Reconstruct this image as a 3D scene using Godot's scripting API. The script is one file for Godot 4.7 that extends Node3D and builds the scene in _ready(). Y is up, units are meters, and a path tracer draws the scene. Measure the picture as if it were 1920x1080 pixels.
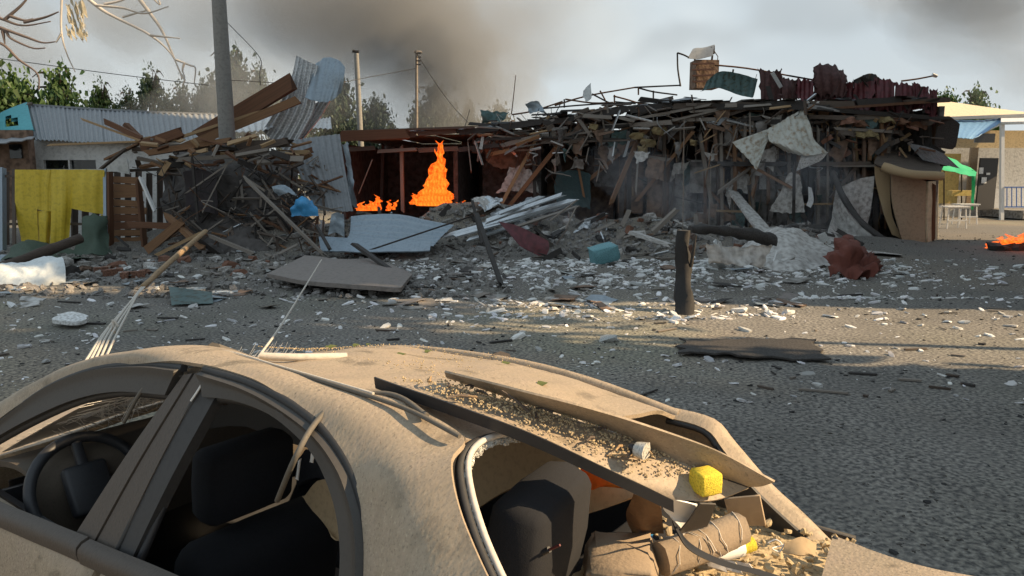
extends Node3D
# ---------------------------------------------------------------- helpers
const H := 1.904
const FL := 1400.0
const PITCH := 8.53
var cp := cos(deg_to_rad(PITCH))
var sp := sin(deg_to_rad(PITCH))
var M := {}
var org := Vector3.ZERO
var base_of := {}
var used := {}
var rng := RandomNumberGenerator.new()
var nz := FastNoiseLite.new()
var unit_planks := []
var unit_chunks := []
var car: Node3D
var car_xf := Transform3D(Basis(Vector3.UP, deg_to_rad(143.08)), Vector3(1.168, 0, -1.118))

func rr(a: float, b: float) -> float: return rng.randf_range(a, b)
func ray(u: float, v: float) -> Vector3:
	var x := (u - 960.0) / FL
	var y := (540.0 - v) / FL
	return Vector3(x, y * cp - sp, -(cp + y * sp))
func W(u: float, v: float, d: float) -> Vector3:   # the point seen at a place of the photograph, d metres ahead
	var r := ray(u, v)
	return Vector3(0, H, 0) + r * (d / -r.z)
func gy(x: float, z: float) -> float:              # height of the ground
	var h := 0.035 * nz.get_noise_2d(x * 9.0, z * 9.0) + 0.05 * nz.get_noise_2d(x * 2.0 + 50.0, z * 2.0)
	for m in mounds:
		var q: float = pow((x - m[0]) / m[2], 2) + pow((z - m[1]) / m[3], 2)
		if q < 4.0:
			h += m[4] * exp(-q * 1.3) * (1.0 + 0.7 * nz.get_noise_2d(x * 22.0, z * 22.0))
	return h
var mounds := []
func GG(u: float, v: float) -> Vector3:            # the ground seen at a place of the photograph
	var r := ray(u, v)
	var d := 3.0
	while d < 60.0:
		var p := Vector3(0, H, 0) + r * (d / -r.z)
		if p.y < 1.4 and p.y <= gy(p.x, p.z):
			var lo := d - 0.4
			for k in 6:
				var m := (lo + d) / 2
				p = Vector3(0, H, 0) + r * (m / -r.z)
				if p.y <= gy(p.x, p.z): d = m
				else: lo = m
			return Vector3(0, H, 0) + r * (d / -r.z)
		d += 0.4
	return Vector3(0, H, 0) + r * (60.0 / -r.z)
func cray(u: float, v: float) -> Array:
	var inv := car_xf.affine_inverse()
	return [inv * Vector3(0, H, 0), inv.basis * ray(u, v)]
# car space: x forward from the tail, y up, z to the car's right
func CZ(u: float, v: float, z: float) -> Vector3:
	var r := cray(u, v)
	return r[0] + r[1] * ((z - r[0].y) / r[1].y)
func CY(u: float, v: float, left: float) -> Vector3:
	var r := cray(u, v)
	return r[0] + r[1] * ((-left - r[0].z) / r[1].z)
func CP(u: float, v: float, o: Vector3, n: Vector3) -> Vector3:
	var r := cray(u, v)
	return r[0] + r[1] * ((o - r[0]).dot(n) / r[1].dot(n))
func CS(u: float, v: float, off := 0.0) -> Vector3:     # the leaning left side of the cabin
	return CP(u, v, Vector3(2.0, 0.93, -0.78 + off), Vector3(0, 0.477, -1.0).normalized())

func numbered(called: String) -> String:
	var n: int = used.get(called, -1) + 1
	used[called] = n
	return called if n == 0 else "%s_%03d" % [called, n]
func tag(o: Node, label: String, category: String, group := "", kind := "") -> Node:
	if label: o.set_meta("label", label)
	if category: o.set_meta("category", category)
	if group: o.set_meta("group", group)
	if kind: o.set_meta("kind", kind)
	return o
func thing(called: String, at: Vector3, label: String, category: String, group := "") -> Node3D:
	var o := Node3D.new()
	o.name = numbered(called)
	add_child(o)
	o.position = at
	base_of[o] = at
	return tag(o, label, category, group)
func obj(called: String, mesh: Mesh, m: Material, parent: Node = self) -> MeshInstance3D:
	var o := MeshInstance3D.new()
	o.mesh = mesh
	o.material_override = m
	o.name = numbered(called) if parent == self else called
	parent.add_child(o, true)
	o.position = org - base_of.get(parent, Vector3.ZERO)
	base_of[o] = org
	return o
func structure(o: Node) -> Node: return tag(o, "", "", "", "structure")
func cat(a: Vector3, b: Vector3, c: Vector3, d: Vector3, t: float) -> Vector3:
	return 0.5 * (2.0 * b + (c - a) * t + (2.0 * a - 5.0 * b + 4.0 * c - d) * t * t + (3.0 * b - a - 3.0 * c + d) * t * t * t)
func along(p: Array, s: float) -> Vector3:         # smooth curve through points, s from 0 to size-1
	var n := p.size()
	var i := clampi(int(s), 0, n - 2)
	var b: Vector3 = p[i]
	var c: Vector3 = p[i + 1]
	var a: Vector3 = p[i - 1] if i > 0 else b * 2.0 - c
	var d: Vector3 = p[i + 2] if i + 2 < n else c * 2.0 - b
	return cat(a, b, c, d, s - i)
func smooth(p: Array, n: int) -> Array:
	var q := []
	for i in n + 1: q.append(along(p, float(i) / n * (p.size() - 1)))
	return q
func set_org(p: Array) -> void:
	var lo: Vector3 = p[0]
	var hi: Vector3 = p[0]
	for v in p:
		lo = lo.min(v)
		hi = hi.max(v)
	org = Vector3((lo.x + hi.x) / 2, lo.y, (lo.z + hi.z) / 2)
func quad(st: SurfaceTool, a: Vector3, b: Vector3, c: Vector3, d: Vector3, ua := Vector2(0, 0), ub := Vector2(1, 0), uc := Vector2(1, 1), ud := Vector2(0, 1)) -> void:
	st.set_uv(ua); st.add_vertex(a)
	st.set_uv(ub); st.add_vertex(b)
	st.set_uv(uc); st.add_vertex(c)
	st.set_uv(ua); st.add_vertex(a)
	st.set_uv(uc); st.add_vertex(c)
	st.set_uv(ud); st.add_vertex(d)
# a bent sheet through rows of control points, with thickness; o: corr (amplitude), n (waves), dir "u"/"v", dent, freq, ragged, uvs, flatband
func patch(ctrl: Array, nu: int, nv: int, th: float, o := {}) -> ArrayMesh:
	var rows := ctrl.size()
	var p := []
	for j in nv + 1:
		var line := []
		for i in nu + 1:
			var c := []
			for r in rows: c.append(along(ctrl[r], float(i) / nu * (ctrl[r].size() - 1)))
			line.append(along(c, float(j) / nv * (rows - 1)))
		p.append(line)
	var corr: float = o.get("corr", 0.0)
	var dent: float = o.get("dent", 0.0)
	var fq: float = o.get("freq", 60.0)
	var rag: float = o.get("ragged", 0.0)
	var nn := []
	for j in nv + 1:
		var ln := []
		for i in nu + 1:
			var du: Vector3 = p[j][mini(i + 1, nu)] - p[j][maxi(i - 1, 0)]
			var dv: Vector3 = p[mini(j + 1, nv)][i] - p[maxi(j - 1, 0)][i]
			ln.append(du.cross(dv).normalized())
		nn.append(ln)
	var q := []
	for j in nv + 1:
		var ln := []
		for i in nu + 1:
			var x: Vector3 = p[j][i]
			var s := float(i) / nu if o.get("dir", "u") == "u" else float(j) / nv
			var k := 0.0
			if corr > 0.0:
				k = sin(s * TAU * o.get("n", 8.0)) * corr
			elif corr < 0.0:   # trapezoid ribs
				k = clampf(sin(s * TAU * o.get("n", 8.0)) * 2.6, -1.0, 1.0) * corr
			if dent > 0.0: k += nz.get_noise_3d(x.x * fq, x.y * fq, x.z * fq) * dent
			if rag > 0.0:
				var e := Vector3.ZERO
				if i == 0: e = (p[j][1] - x)
				elif i == nu: e = (p[j][nu - 1] - x)
				if j == 0: e += (p[1][i] - x)
				elif j == nv: e += (p[nv - 1][i] - x)
				if e != Vector3.ZERO: x += e.normalized() * rag * (nz.get_noise_3d(x.x * 300.0, x.y * 300.0, x.z * 300.0) + 0.25) * 1.3
			ln.append(x + nn[j][i] * k)
		q.append(ln)
	var flat := []
	for l in q: flat.append_array(l)
	set_org(flat)
	var st := SurfaceTool.new()
	st.begin(Mesh.PRIMITIVE_TRIANGLES)
	var us: Vector2 = o.get("uvs", Vector2.ONE)
	var holes: Array = o.get("holes", [])
	for side in 2:
		st.set_smooth_group(side)
		for j in nv:
			for i in nu:
				if Vector2i(i, j) in holes: continue
				var g := [[i, j], [i + 1, j], [i + 1, j + 1], [i, j + 1]]
				var w := []
				var uv := []
				for k in g:
					w.append(q[k[1]][k[0]] - org - nn[k[1]][k[0]] * (th * side))
					uv.append(Vector2(float(k[0]) / nu, float(k[1]) / nv) * us)
				if side == 1: quad(st, w[0], w[1], w[2], w[3], uv[0], uv[1], uv[2], uv[3])
				else: quad(st, w[0], w[3], w[2], w[1], uv[0], uv[3], uv[2], uv[1])
	if th > 0.0:
		st.set_smooth_group(2)
		var rim := []
		for i in nu: rim.append([i, 0])
		for j in nv: rim.append([nu, j])
		for i in nu: rim.append([nu - i, nv])
		for j in nv: rim.append([0, nv - j])
		for k in rim.size():
			var a = rim[k]
			var b = rim[(k + 1) % rim.size()]
			var pa: Vector3 = q[a[1]][a[0]] - org
			var pb: Vector3 = q[b[1]][b[0]] - org
			quad(st, pa, pb, pb - nn[b[1]][b[0]] * th, pa - nn[a[1]][a[0]] * th)
	st.generate_normals()
	return st.commit()
func tube(pts: Array, r0: float, r1: float, sides := 6, n := 0, wob := 0.0) -> ArrayMesh:
	var p := smooth(pts, n) if n > 0 else pts
	set_org(p)
	var st := SurfaceTool.new()
	st.begin(Mesh.PRIMITIVE_TRIANGLES)
	var rings := []
	var x := Vector3.ZERO
	for i in p.size():
		var t: Vector3 = (p[mini(i + 1, p.size() - 1)] - p[maxi(i - 1, 0)]).normalized()
		if x == Vector3.ZERO: x = t.cross(Vector3.UP if absf(t.y) < 0.9 else Vector3.RIGHT).normalized()
		x = (x - t * x.dot(t)).normalized()
		var y := t.cross(x)
		var r := lerpf(r0, r1, float(i) / maxi(1, p.size() - 1))
		var ring := []
		for k in sides:
			var a := TAU * k / sides
			var w: float = r * (1.0 + wob * nz.get_noise_3d(p[i].x * 90.0 + k * 40.0, p[i].y * 90.0, p[i].z * 90.0))
			ring.append(p[i] - org + (x * cos(a) + y * sin(a)) * w)
		rings.append(ring)
	for i in p.size() - 1:
		for k in sides:
			var l := (k + 1) % sides
			quad(st, rings[i][k], rings[i][l], rings[i + 1][l], rings[i + 1][k], Vector2(float(k) / sides, i), Vector2(float(k + 1) / sides, i), Vector2(float(k + 1) / sides, i + 1), Vector2(float(k) / sides, i + 1))
	st.set_smooth_group(1)
	for e in [0, p.size() - 1]:
		for k in range(1, sides - 1):
			var a = [rings[e][0], rings[e][k], rings[e][k + 1]]
			if e == 0: a.reverse()
			for v in a: st.add_vertex(v)
	st.generate_normals()
	return st.commit()
# rounded box with centre at the origin
func rbox(s: Vector3, r: float, dent := 0.0) -> ArrayMesh:
	var st := SurfaceTool.new()
	st.begin(Mesh.PRIMITIVE_TRIANGLES)
	st.set_smooth_group(0)
	var n := 6
	var f := func(d: Vector3) -> Vector3:
		var h := s * 0.5
		var c := (d * h).clamp(-h + Vector3.ONE * r, h - Vector3.ONE * r)
		var e := d * h - c
		var o := c + (e.normalized() * r if e.length() > 1e-6 else Vector3.ZERO)
		if dent > 0.0: o += o.normalized() * dent * nz.get_noise_3d(o.x * 300.0 / maxf(s.x, 0.01), o.y * 300.0 / maxf(s.x, 0.01), o.z * 300.0 / maxf(s.x, 0.01) + s.x * 999.0)
		return o
	var grid := [-1.0, -0.93, -0.78, 0.0, 0.78, 0.93, 1.0]
	for face in 6:
		for i in n:
			for j in n:
				var w := []
				for k in [[0, 0], [1, 0], [1, 1], [0, 1]]:
					var a: float = grid[i + k[0]]
					var b: float = grid[j + k[1]]
					var d := [Vector3(1, a, b), Vector3(-1, b, a), Vector3(b, 1, a), Vector3(a, -1, b), Vector3(a, b, 1), Vector3(b, a, -1)][face] as Vector3
					w.append(f.call(d))
				quad(st, w[0], w[3], w[2], w[1])
	st.generate_normals()
	return st.commit()
func at(o: Node3D, p: Vector3, b := Basis.IDENTITY) -> Node3D:
	o.transform = Transform3D(b, p - base_of.get(o.get_parent(), Vector3.ZERO))
	base_of[o] = p
	return o
func box(called: String, c: Vector3, s: Vector3, m: Material, parent: Node = self, turn := 0.0) -> MeshInstance3D:
	var b := BoxMesh.new()
	b.size = s
	org = c
	var o := obj(called, b, m, parent)
	o.rotation.y = turn
	return o
func make_units() -> void:
	for k in 7:
		var st := SurfaceTool.new()
		st.begin(Mesh.PRIMITIVE_TRIANGLES)
		st.set_smooth_group(-1)
		var c := []
		for e in [-0.5, 0.5]:
			for q in [[-0.5, -0.5], [0.5, -0.5], [0.5, 0.5], [-0.5, 0.5]]:
				c.append(Vector3(e - (signf(e) * rr(0.0, 0.10) if k > 2 else 0.0), q[0] + (rr(-0.1, 0.1) if k > 2 else 0.0), q[1] + (rr(-0.08, 0.08) if k > 2 else 0.0)))
		for f in [[0, 1, 2, 3], [7, 6, 5, 4], [0, 4, 5, 1], [1, 5, 6, 2], [2, 6, 7, 3], [3, 7, 4, 0]]:
			quad(st, c[f[3]], c[f[2]], c[f[1]], c[f[0]])
		st.generate_normals()
		unit_planks.append(st.commit())
	for k in 10:      # broken lumps, flat facets
		var sm := SphereMesh.new()
		sm.radial_segments = 6
		sm.rings = 3
		sm.radius = 0.5
		sm.height = 1.0
		var ar := sm.get_mesh_arrays()
		var vs: PackedVector3Array = ar[Mesh.ARRAY_VERTEX]
		var ix: PackedInt32Array = ar[Mesh.ARRAY_INDEX]
		var moved := {}
		for v in vs:
			var key := v.snapped(Vector3.ONE * 0.01)
			if not moved.has(key): moved[key] = Vector3(clampf(v.x * 1.5, -0.42, 0.42), clampf(v.y * 1.4, -0.4, 0.4), clampf(v.z * 1.5, -0.42, 0.42)) + Vector3(rr(-1, 1), rr(-1, 1), rr(-1, 1)) * 0.11
		var st := SurfaceTool.new()
		st.begin(Mesh.PRIMITIVE_TRIANGLES)
		st.set_smooth_group(-1)
		for i in ix: st.add_vertex(moved[vs[i].snapped(Vector3.ONE * 0.01)])
		st.generate_normals()
		unit_chunks.append(st.commit())
func plank(called: String, a: Vector3, b: Vector3, w: float, h: float, m: Material, parent: Node = self, roll := 0.0, whole := false) -> MeshInstance3D:
	org = (a + b) / 2
	var o := obj(called, unit_planks[rng.randi_range(0, 2) if whole else rng.randi_range(3, 6)], m, parent)
	var x := (b - a)
	var t := x.normalized()
	var s := t.cross(Vector3.UP if absf(t.y) < 0.95 else Vector3.RIGHT).normalized().rotated(t, roll)
	o.basis = Basis(x, s.cross(t) * h, s * w)
	return o
func chunk(called: String, p: Vector3, s: Vector3, m: Material, parent: Node = self) -> MeshInstance3D:
	org = p
	var o := obj(called, unit_chunks[rng.randi_range(0, unit_chunks.size() - 1)], m, parent)
	o.basis = Basis.from_euler(Vector3(rr(-0.3, 0.3), rr(0, TAU), rr(-0.3, 0.3))).scaled_local(s)
	return o
# ---------------------------------------------------------------- materials
func lin(c: Color) -> Color: return c.linear_to_srgb()
func ntex(freq: float, stops: Array, size := 512, oct := 5, kind := FastNoiseLite.TYPE_SIMPLEX_SMOOTH, seed_ := 1, stretch := false) -> NoiseTexture2D:
	var n := FastNoiseLite.new()
	n.noise_type = kind
	n.frequency = freq
	n.fractal_octaves = oct
	n.seed = seed_
	var t := NoiseTexture2D.new()
	t.noise = n
	t.width = size if not stretch else size / 8
	t.height = size
	t.seamless = true
	t.seamless_blend_skirt = 0.3
	var g := Gradient.new()
	var off := PackedFloat32Array()
	var col := PackedColorArray()
	for s in stops:
		off.append(s[0])
		col.append(lin(s[1]))
	g.offsets = off
	g.colors = col
	t.color_ramp = g
	return t
func nrm(freq: float, bump: float, seed_ := 3, kind := FastNoiseLite.TYPE_SIMPLEX_SMOOTH) -> NoiseTexture2D:
	var n := FastNoiseLite.new()
	n.noise_type = kind
	n.frequency = freq
	n.fractal_octaves = 5
	n.seed = seed_
	var t := NoiseTexture2D.new()
	t.noise = n
	t.width = 512
	t.height = 512
	t.seamless = true
	t.as_normal_map = true
	t.bump_strength = bump
	return t
func g3(v: float, a := 1.0) -> Color: return Color(v, v, v, a)
func mat(key: String, c: Color, rough: float, metal := 0.0, tex: Texture2D = null, scale := 1.0, bump: Texture2D = null, bs := 1.0, world := false) -> StandardMaterial3D:
	var m := StandardMaterial3D.new()
	m.resource_name = key
	m.albedo_color = lin(c)
	m.roughness = rough
	m.metallic = metal
	m.albedo_texture = tex
	m.uv1_triplanar = true
	m.uv1_world_triplanar = world
	m.uv1_scale = Vector3.ONE * scale
	if bump:
		m.normal_enabled = true
		m.normal_texture = bump
		m.normal_scale = bs
	M[key] = m
	return m
func dusty_image() -> ImageTexture:     # dust film: smears, wiped patches, grain and dark specks
	var s := 640
	var im := Image.create(s, s, false, Image.FORMAT_RGB8)
	var n := FastNoiseLite.new()
	n.seed = 77
	n.frequency = 1.0
	n.fractal_octaves = 4
	for y in s:
		for x in s:
			var a := TAU * x / s
			var b := TAU * y / s
			var p := Vector3(cos(a), sin(a), cos(b))
			var q := sin(b)
			var low := n.get_noise_3d(p.x * 1.1 + q, p.y * 1.1, p.z * 1.1 + q * 0.7)
			var smear := n.get_noise_3d(p.x * 3.0 + q * 2.0 + 7.0, p.y * 9.0, p.z * 3.0)
			var grain := n.get_noise_3d(p.x * 30.0 + q * 17.0, p.y * 30.0, p.z * 30.0 - q * 11.0)
			var speck := n.get_noise_3d(p.x * 22.0 + q * 14.0 + 40.0, p.y * 22.0, p.z * 22.0)
			var v := 0.86 + 0.10 * smear + 0.10 * grain - 0.42 * smoothstep(0.18, 0.55, low) + 0.06 * low
			if speck > 0.42: v *= 0.45
			if speck < -0.46: v = minf(1.0, v * 1.2)
			v = clampf(v, 0.1, 1.0)
			im.set_pixel(x, y, Color(v, v * (0.985 - 0.02 * smear), v * (0.97 - 0.05 * low)).linear_to_srgb())
	return ImageTexture.create_from_image(im)
func materials() -> void:
	var mottle := ntex(0.02, [[0.15, g3(0.72)], [0.4, g3(0.9)], [0.6, g3(1.0)], [0.85, g3(0.84)]], 512, 7)
	var spots := ntex(0.03, [[0.0, g3(0.35)], [0.3, g3(0.55)], [0.42, g3(0.95)], [1.0, g3(1.0)]], 512, 6, FastNoiseLite.TYPE_SIMPLEX, 7)
	var soot := ntex(0.012, [[0.15, Color(0.42, 0.4, 0.38)], [0.5, Color(0.8, 0.78, 0.76)], [0.75, g3(1.0)]], 512, 7, FastNoiseLite.TYPE_SIMPLEX, 11)
	var grain := ntex(0.02, [[0.2, g3(0.45)], [0.4, g3(0.8)], [0.55, g3(1.0)], [0.7, g3(0.65)], [0.9, g3(0.9)]], 512, 5, FastNoiseLite.TYPE_SIMPLEX, 5, true)
	var rough_n := nrm(0.03, 6.0)
	var fine_n := nrm(0.09, 5.0, 9)
	var crumple_n := nrm(0.010, 14.0, 4, FastNoiseLite.TYPE_CELLULAR)
	var rust := ntex(0.012, [[0.12, Color(0.42, 0.26, 0.16)], [0.3, Color(0.7, 0.6, 0.5)], [0.42, g3(0.92)], [0.8, g3(1.0)]], 512, 7, FastNoiseLite.TYPE_SIMPLEX, 21)
	# ground
	var gt := ntex(0.02, [[0.15, Color(0.07, 0.068, 0.066)], [0.36, Color(0.15, 0.143, 0.133)], [0.5, Color(0.21, 0.197, 0.178)], [0.62, Color(0.25, 0.235, 0.205)], [0.85, Color(0.36, 0.34, 0.31)]], 1024, 7, FastNoiseLite.TYPE_SIMPLEX, 31)
	var gm := mat("ground", Color(1, 1, 1), 0.95, 0.0, gt, 0.8, nrm(0.16, 4.0, 33), 0.28, true)
	gm.vertex_color_use_as_albedo = true
	for a in [["dirt_clod", Color(0.075, 0.068, 0.06)], ["pebble", Color(0.2, 0.19, 0.17)], ["ash", Color(0.03, 0.029, 0.029)]]:
		mat(a[0], a[1], 0.95, 0.0, mottle, 3.0)
	mat("foam", Color(0.80, 0.82, 0.82), 0.8, 0.0, soot, 2.5)
	mat("crumb", Color(1, 1, 1), 0.85).vertex_color_use_as_albedo = true
	mat("foam_dirty", Color(0.5, 0.52, 0.51), 0.85, 0.0, soot, 1.5)
	mat("plaster", Color(0.55, 0.54, 0.52), 0.9, 0.0, soot, 0.8, rough_n, 0.4)
	mat("concrete", Color(0.30, 0.29, 0.27), 0.9, 0.0, soot, 0.7, rough_n, 0.5)
	mat("concrete_pole", Color(0.25, 0.245, 0.23), 0.9, 0.0, mottle, 0.9, fine_n, 0.4)
	mat("slab", Color(0.24, 0.21, 0.19), 0.9, 0.0, mottle, 0.8, rough_n, 0.3)
	mat("brick", Color(0.24, 0.12, 0.08), 0.9, 0.0, soot, 3.0)
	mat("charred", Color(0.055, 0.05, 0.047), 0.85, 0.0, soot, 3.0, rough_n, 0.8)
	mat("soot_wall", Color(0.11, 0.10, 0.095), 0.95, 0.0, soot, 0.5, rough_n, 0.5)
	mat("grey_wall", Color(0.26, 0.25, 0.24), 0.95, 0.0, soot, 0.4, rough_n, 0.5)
	mat("brown_wall", Color(0.21, 0.14, 0.10), 0.9, 0.0, soot, 0.5, rough_n, 0.4)
	for a in [["timber", Color(0.26, 0.14, 0.07)], ["timber_red", Color(0.17, 0.08, 0.042)], ["timber_pale", Color(0.42, 0.28, 0.15)], ["timber_grey", Color(0.27, 0.235, 0.20)], ["timber_dark", Color(0.13, 0.10, 0.08)], ["bark", Color(0.085, 0.06, 0.045)]]:
		var m := mat(a[0], a[1], 0.85, 0.0, grain, 1.0, fine_n, 0.5)
		m.uv1_scale = Vector3(0.5, 2.0, 2.0)
	mat("galvanised", Color(0.62, 0.65, 0.67), 0.35, 0.6, spots, 0.8, crumple_n, 0.12)
	mat("roof_grey", Color(0.27, 0.285, 0.30), 0.6, 0.2, mottle, 0.6, fine_n, 0.2)
	mat("pale_sheet", Color(0.50, 0.50, 0.45), 0.65, 0.1, rust, 0.7, crumple_n, 0.1)
	mat("blue_sheet", Color(0.30, 0.36, 0.41), 0.45, 0.45, mottle, 1.0, crumple_n, 0.25)
	mat("steel_dark", Color(0.05, 0.045, 0.042), 0.6, 0.5, soot, 2.0)
	mat("rusty", Color(0.16, 0.085, 0.05), 0.85, 0.2, rust, 2.0)
	mat("maroon", Color(0.12, 0.022, 0.028), 0.5, 0.15, soot, 0.9, crumple_n, 0.2)
	mat("maroon_burnt", Color(0.085, 0.035, 0.033), 0.7, 0.1, soot, 1.3, crumple_n, 0.3)
	mat("teal_sheet", Color(0.07, 0.13, 0.13), 0.5, 0.2, rust, 0.9, crumple_n, 0.2)
	mat("yellow_paint", Color(0.62, 0.46, 0.035), 0.55, 0.0, mottle, 0.7, crumple_n, 0.12)
	mat("turquoise_paint", Color(0.10, 0.38, 0.42), 0.8, 0.0, mottle, 0.7)
	mat("whitewash", Color(0.62, 0.62, 0.60), 0.9, 0.0, mottle, 0.5, rough_n, 0.2)
	mat("cream_wall", Color(0.66, 0.56, 0.38), 0.9, 0.0, mottle, 0.4, rough_n, 0.2)
	mat("yellow_wall", Color(0.62, 0.45, 0.16), 0.9, 0.0, mottle, 0.5)
	mat("beige_panel", Color(0.40, 0.30, 0.20), 0.75, 0.0, mottle, 0.8)
	mat("blue_roof", Color(0.20, 0.38, 0.60), 0.4, 0.2, mottle, 0.5)
	mat("blue_paint", Color(0.05, 0.14, 0.42), 0.5)
	mat("green_cloth", Color(0.03, 0.42, 0.20), 0.8)
	M.green_cloth.backlight_enabled = true
	M.green_cloth.backlight = Color(0.3, 0.6, 0.4)
	mat("green_tarp", Color(0.055, 0.085, 0.06), 0.8, 0.0, mottle, 1.5, crumple_n, 0.4)
	mat("teal_tarp", Color(0.035, 0.075, 0.08), 0.7, 0.0, mottle, 1.0, crumple_n, 0.4)
	mat("blue_bag", Color(0.06, 0.32, 0.62), 0.45, 0.0, mottle, 2.0)
	mat("aqua_box", Color(0.16, 0.36, 0.40), 0.6, 0.0, spots, 2.0)
	mat("red_cloth", Color(0.15, 0.045, 0.03), 0.9, 0.0, mottle, 2.0, crumple_n, 0.4)
	mat("purple_cloth", Color(0.05, 0.042, 0.045), 0.9, 0.0, mottle, 1.0)
	mat("white_sack", Color(0.70, 0.74, 0.74), 0.6, 0.0, mottle, 0.9, crumple_n, 0.5)
	mat("insulation", Color(0.28, 0.22, 0.11), 0.95, 0.0, soot, 2.0)
	mat("white_paint", Color(0.75, 0.76, 0.76), 0.5, 0.0, mottle, 0.8)
	mat("black_paint", Color(0.02, 0.02, 0.022), 0.5, 0.0, mottle, 0.8)
	mat("orange_wood", Color(0.34, 0.15, 0.05), 0.7, 0.0, grain, 1.0)
	mat("leaf_litter", Color(0.10, 0.12, 0.03), 0.8, 0.0, mottle, 3.0)
	mat("twig_white", Color(0.62, 0.57, 0.51), 0.8, 0.0, mottle, 4.0)
	mat("twig_dark", Color(0.16, 0.125, 0.11), 0.85, 0.0, mottle, 4.0)
	mat("dry_leaf", Color(0.66, 0.60, 0.46), 0.8)
	mat("wire", Color(0.03, 0.03, 0.03), 0.6)
	mat("cord_white", Color(0.62, 0.57, 0.50), 0.8, 0.0, mottle, 5.0)
	for a in [["leaf_a", Color(0.05, 0.10, 0.028)], ["leaf_b", Color(0.075, 0.14, 0.04)], ["leaf_c", Color(0.045, 0.08, 0.045)]]:
		var m := mat(a[0], a[1], 0.6)
		m.vertex_color_use_as_albedo = true
		m.backlight_enabled = true
		m.backlight = Color(0.35, 0.45, 0.2)
	# car
	var dust := ntex(0.03, [[0.1, g3(0.74)], [0.35, g3(0.92)], [0.55, g3(1.0)], [0.95, g3(0.88)]], 1024, 8, FastNoiseLite.TYPE_SIMPLEX, 41)
	var cm := mat("dusty_paint", Color(0.42, 0.34, 0.25), 0.66, 0.1, dusty_image(), 1.1, nrm(0.12, 2.0, 43), 0.35)
	var speck := ntex(0.06, [[0.0, Color(0.12, 0.1, 0.08, 0.9)], [0.2, Color(0.16, 0.13, 0.1, 0.65)], [0.27, Color(0.3, 0.25, 0.18, 0.0)], [0.72, Color(0.6, 0.5, 0.36, 0.0)], [0.85, Color(0.62, 0.52, 0.37, 0.55)]], 1024, 4, FastNoiseLite.TYPE_SIMPLEX, 44)
	cm.detail_enabled = true
	cm.detail_albedo = speck
	cm.detail_blend_mode = BaseMaterial3D.BLEND_MODE_MIX
	mat("dust", Color(0.55, 0.43, 0.26), 0.95, 0.0, ntex(0.05, [[0.2, g3(0.4)], [0.4, g3(0.85)], [0.8, g3(1.0)]], 512, 6, FastNoiseLite.TYPE_SIMPLEX, 46), 1.5, rough_n, 0.8)
	mat("rubber", Color(0.035, 0.034, 0.034), 0.6, 0.0, mottle, 4.0)
	mat("dusty_rubber", Color(0.13, 0.115, 0.095), 0.75, 0.0, dust, 2.5)
	mat("dark_trim", Color(0.055, 0.05, 0.045), 0.55, 0.05, dust, 2.0)
	mat("brown_trim", Color(0.085, 0.068, 0.055), 0.6, 0.05, dust, 2.0, fine_n, 0.2)
	mat("seat_fabric", Color(0.012, 0.013, 0.017), 0.95, 0.0, mottle, 6.0, fine_n, 0.3)
	mat("seat_dusty", Color(0.10, 0.09, 0.08), 0.9, 0.0, dust, 5.0)
	mat("plastic_dark", Color(0.025, 0.026, 0.03), 0.5, 0.0, mottle, 5.0)
	mat("dash", Color(0.10, 0.08, 0.06), 0.8, 0.0, dust, 3.0)
	mat("board_tan", Color(0.42, 0.30, 0.17), 0.8, 0.0, dust, 1.2)
	mat("orange_cloth", Color(0.60, 0.17, 0.015), 0.8, 0.0, mottle, 3.0)
	M.orange_cloth.backlight_enabled = true
	M.orange_cloth.backlight = Color(0.9, 0.6, 0.3)
	mat("yellow_foam", Color(0.75, 0.58, 0.05), 0.9, 0.0, ntex(0.08, [[0.2, g3(0.55)], [0.4, g3(0.95)], [1.0, g3(1.0)]], 256, 3, FastNoiseLite.TYPE_SIMPLEX, 51), 6.0, fine_n, 0.8)
	mat("glass_crumb", Color(0.55, 0.54, 0.5), 0.25, 0.0, spots, 8.0)
	mat("crack_white", Color(0.75, 0.73, 0.70), 0.5)
	mat("white_plastic", Color(0.78, 0.78, 0.76), 0.4)
	mat("brown_bag", Color(0.16, 0.085, 0.04), 0.6, 0.0, mottle, 3.0, crumple_n, 0.5)
	mat("blanket", Color(0.30, 0.23, 0.16), 0.9, 0.0, dust, 4.0, rough_n, 0.5)
	mat("tyre", Color(0.02, 0.02, 0.02), 0.85, 0.0, mottle, 4.0)
	mat("rim", Color(0.35, 0.34, 0.33), 0.4, 0.7)
	var gl := StandardMaterial3D.new()
	gl.transparency = BaseMaterial3D.TRANSPARENCY_ALPHA
	gl.albedo_color = Color(0.75, 0.8, 0.8, 0.22)
	gl.roughness = 0.05
	M.glass = gl
	var cz_ := StandardMaterial3D.new()
	cz_.transparency = BaseMaterial3D.TRANSPARENCY_ALPHA
	cz_.albedo_color = Color(0.42, 0.43, 0.44, 0.8)
	cz_.roughness = 0.4
	M.crazed = cz_
	var dg := StandardMaterial3D.new()
	dg.transparency = BaseMaterial3D.TRANSPARENCY_ALPHA
	dg.albedo_color = Color(0.10, 0.12, 0.13, 0.75)
	dg.roughness = 0.08
	M.window_glass = dg
	var fl := StandardMaterial3D.new()
	fl.albedo_color = Color(0.3, 0.08, 0.01, 0.42)
	fl.transparency = BaseMaterial3D.TRANSPARENCY_ALPHA
	fl.roughness = 1.0
	fl.emission_enabled = true
	fl.emission = Color.WHITE
	fl.emission_operator = BaseMaterial3D.EMISSION_OP_MULTIPLY
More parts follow.
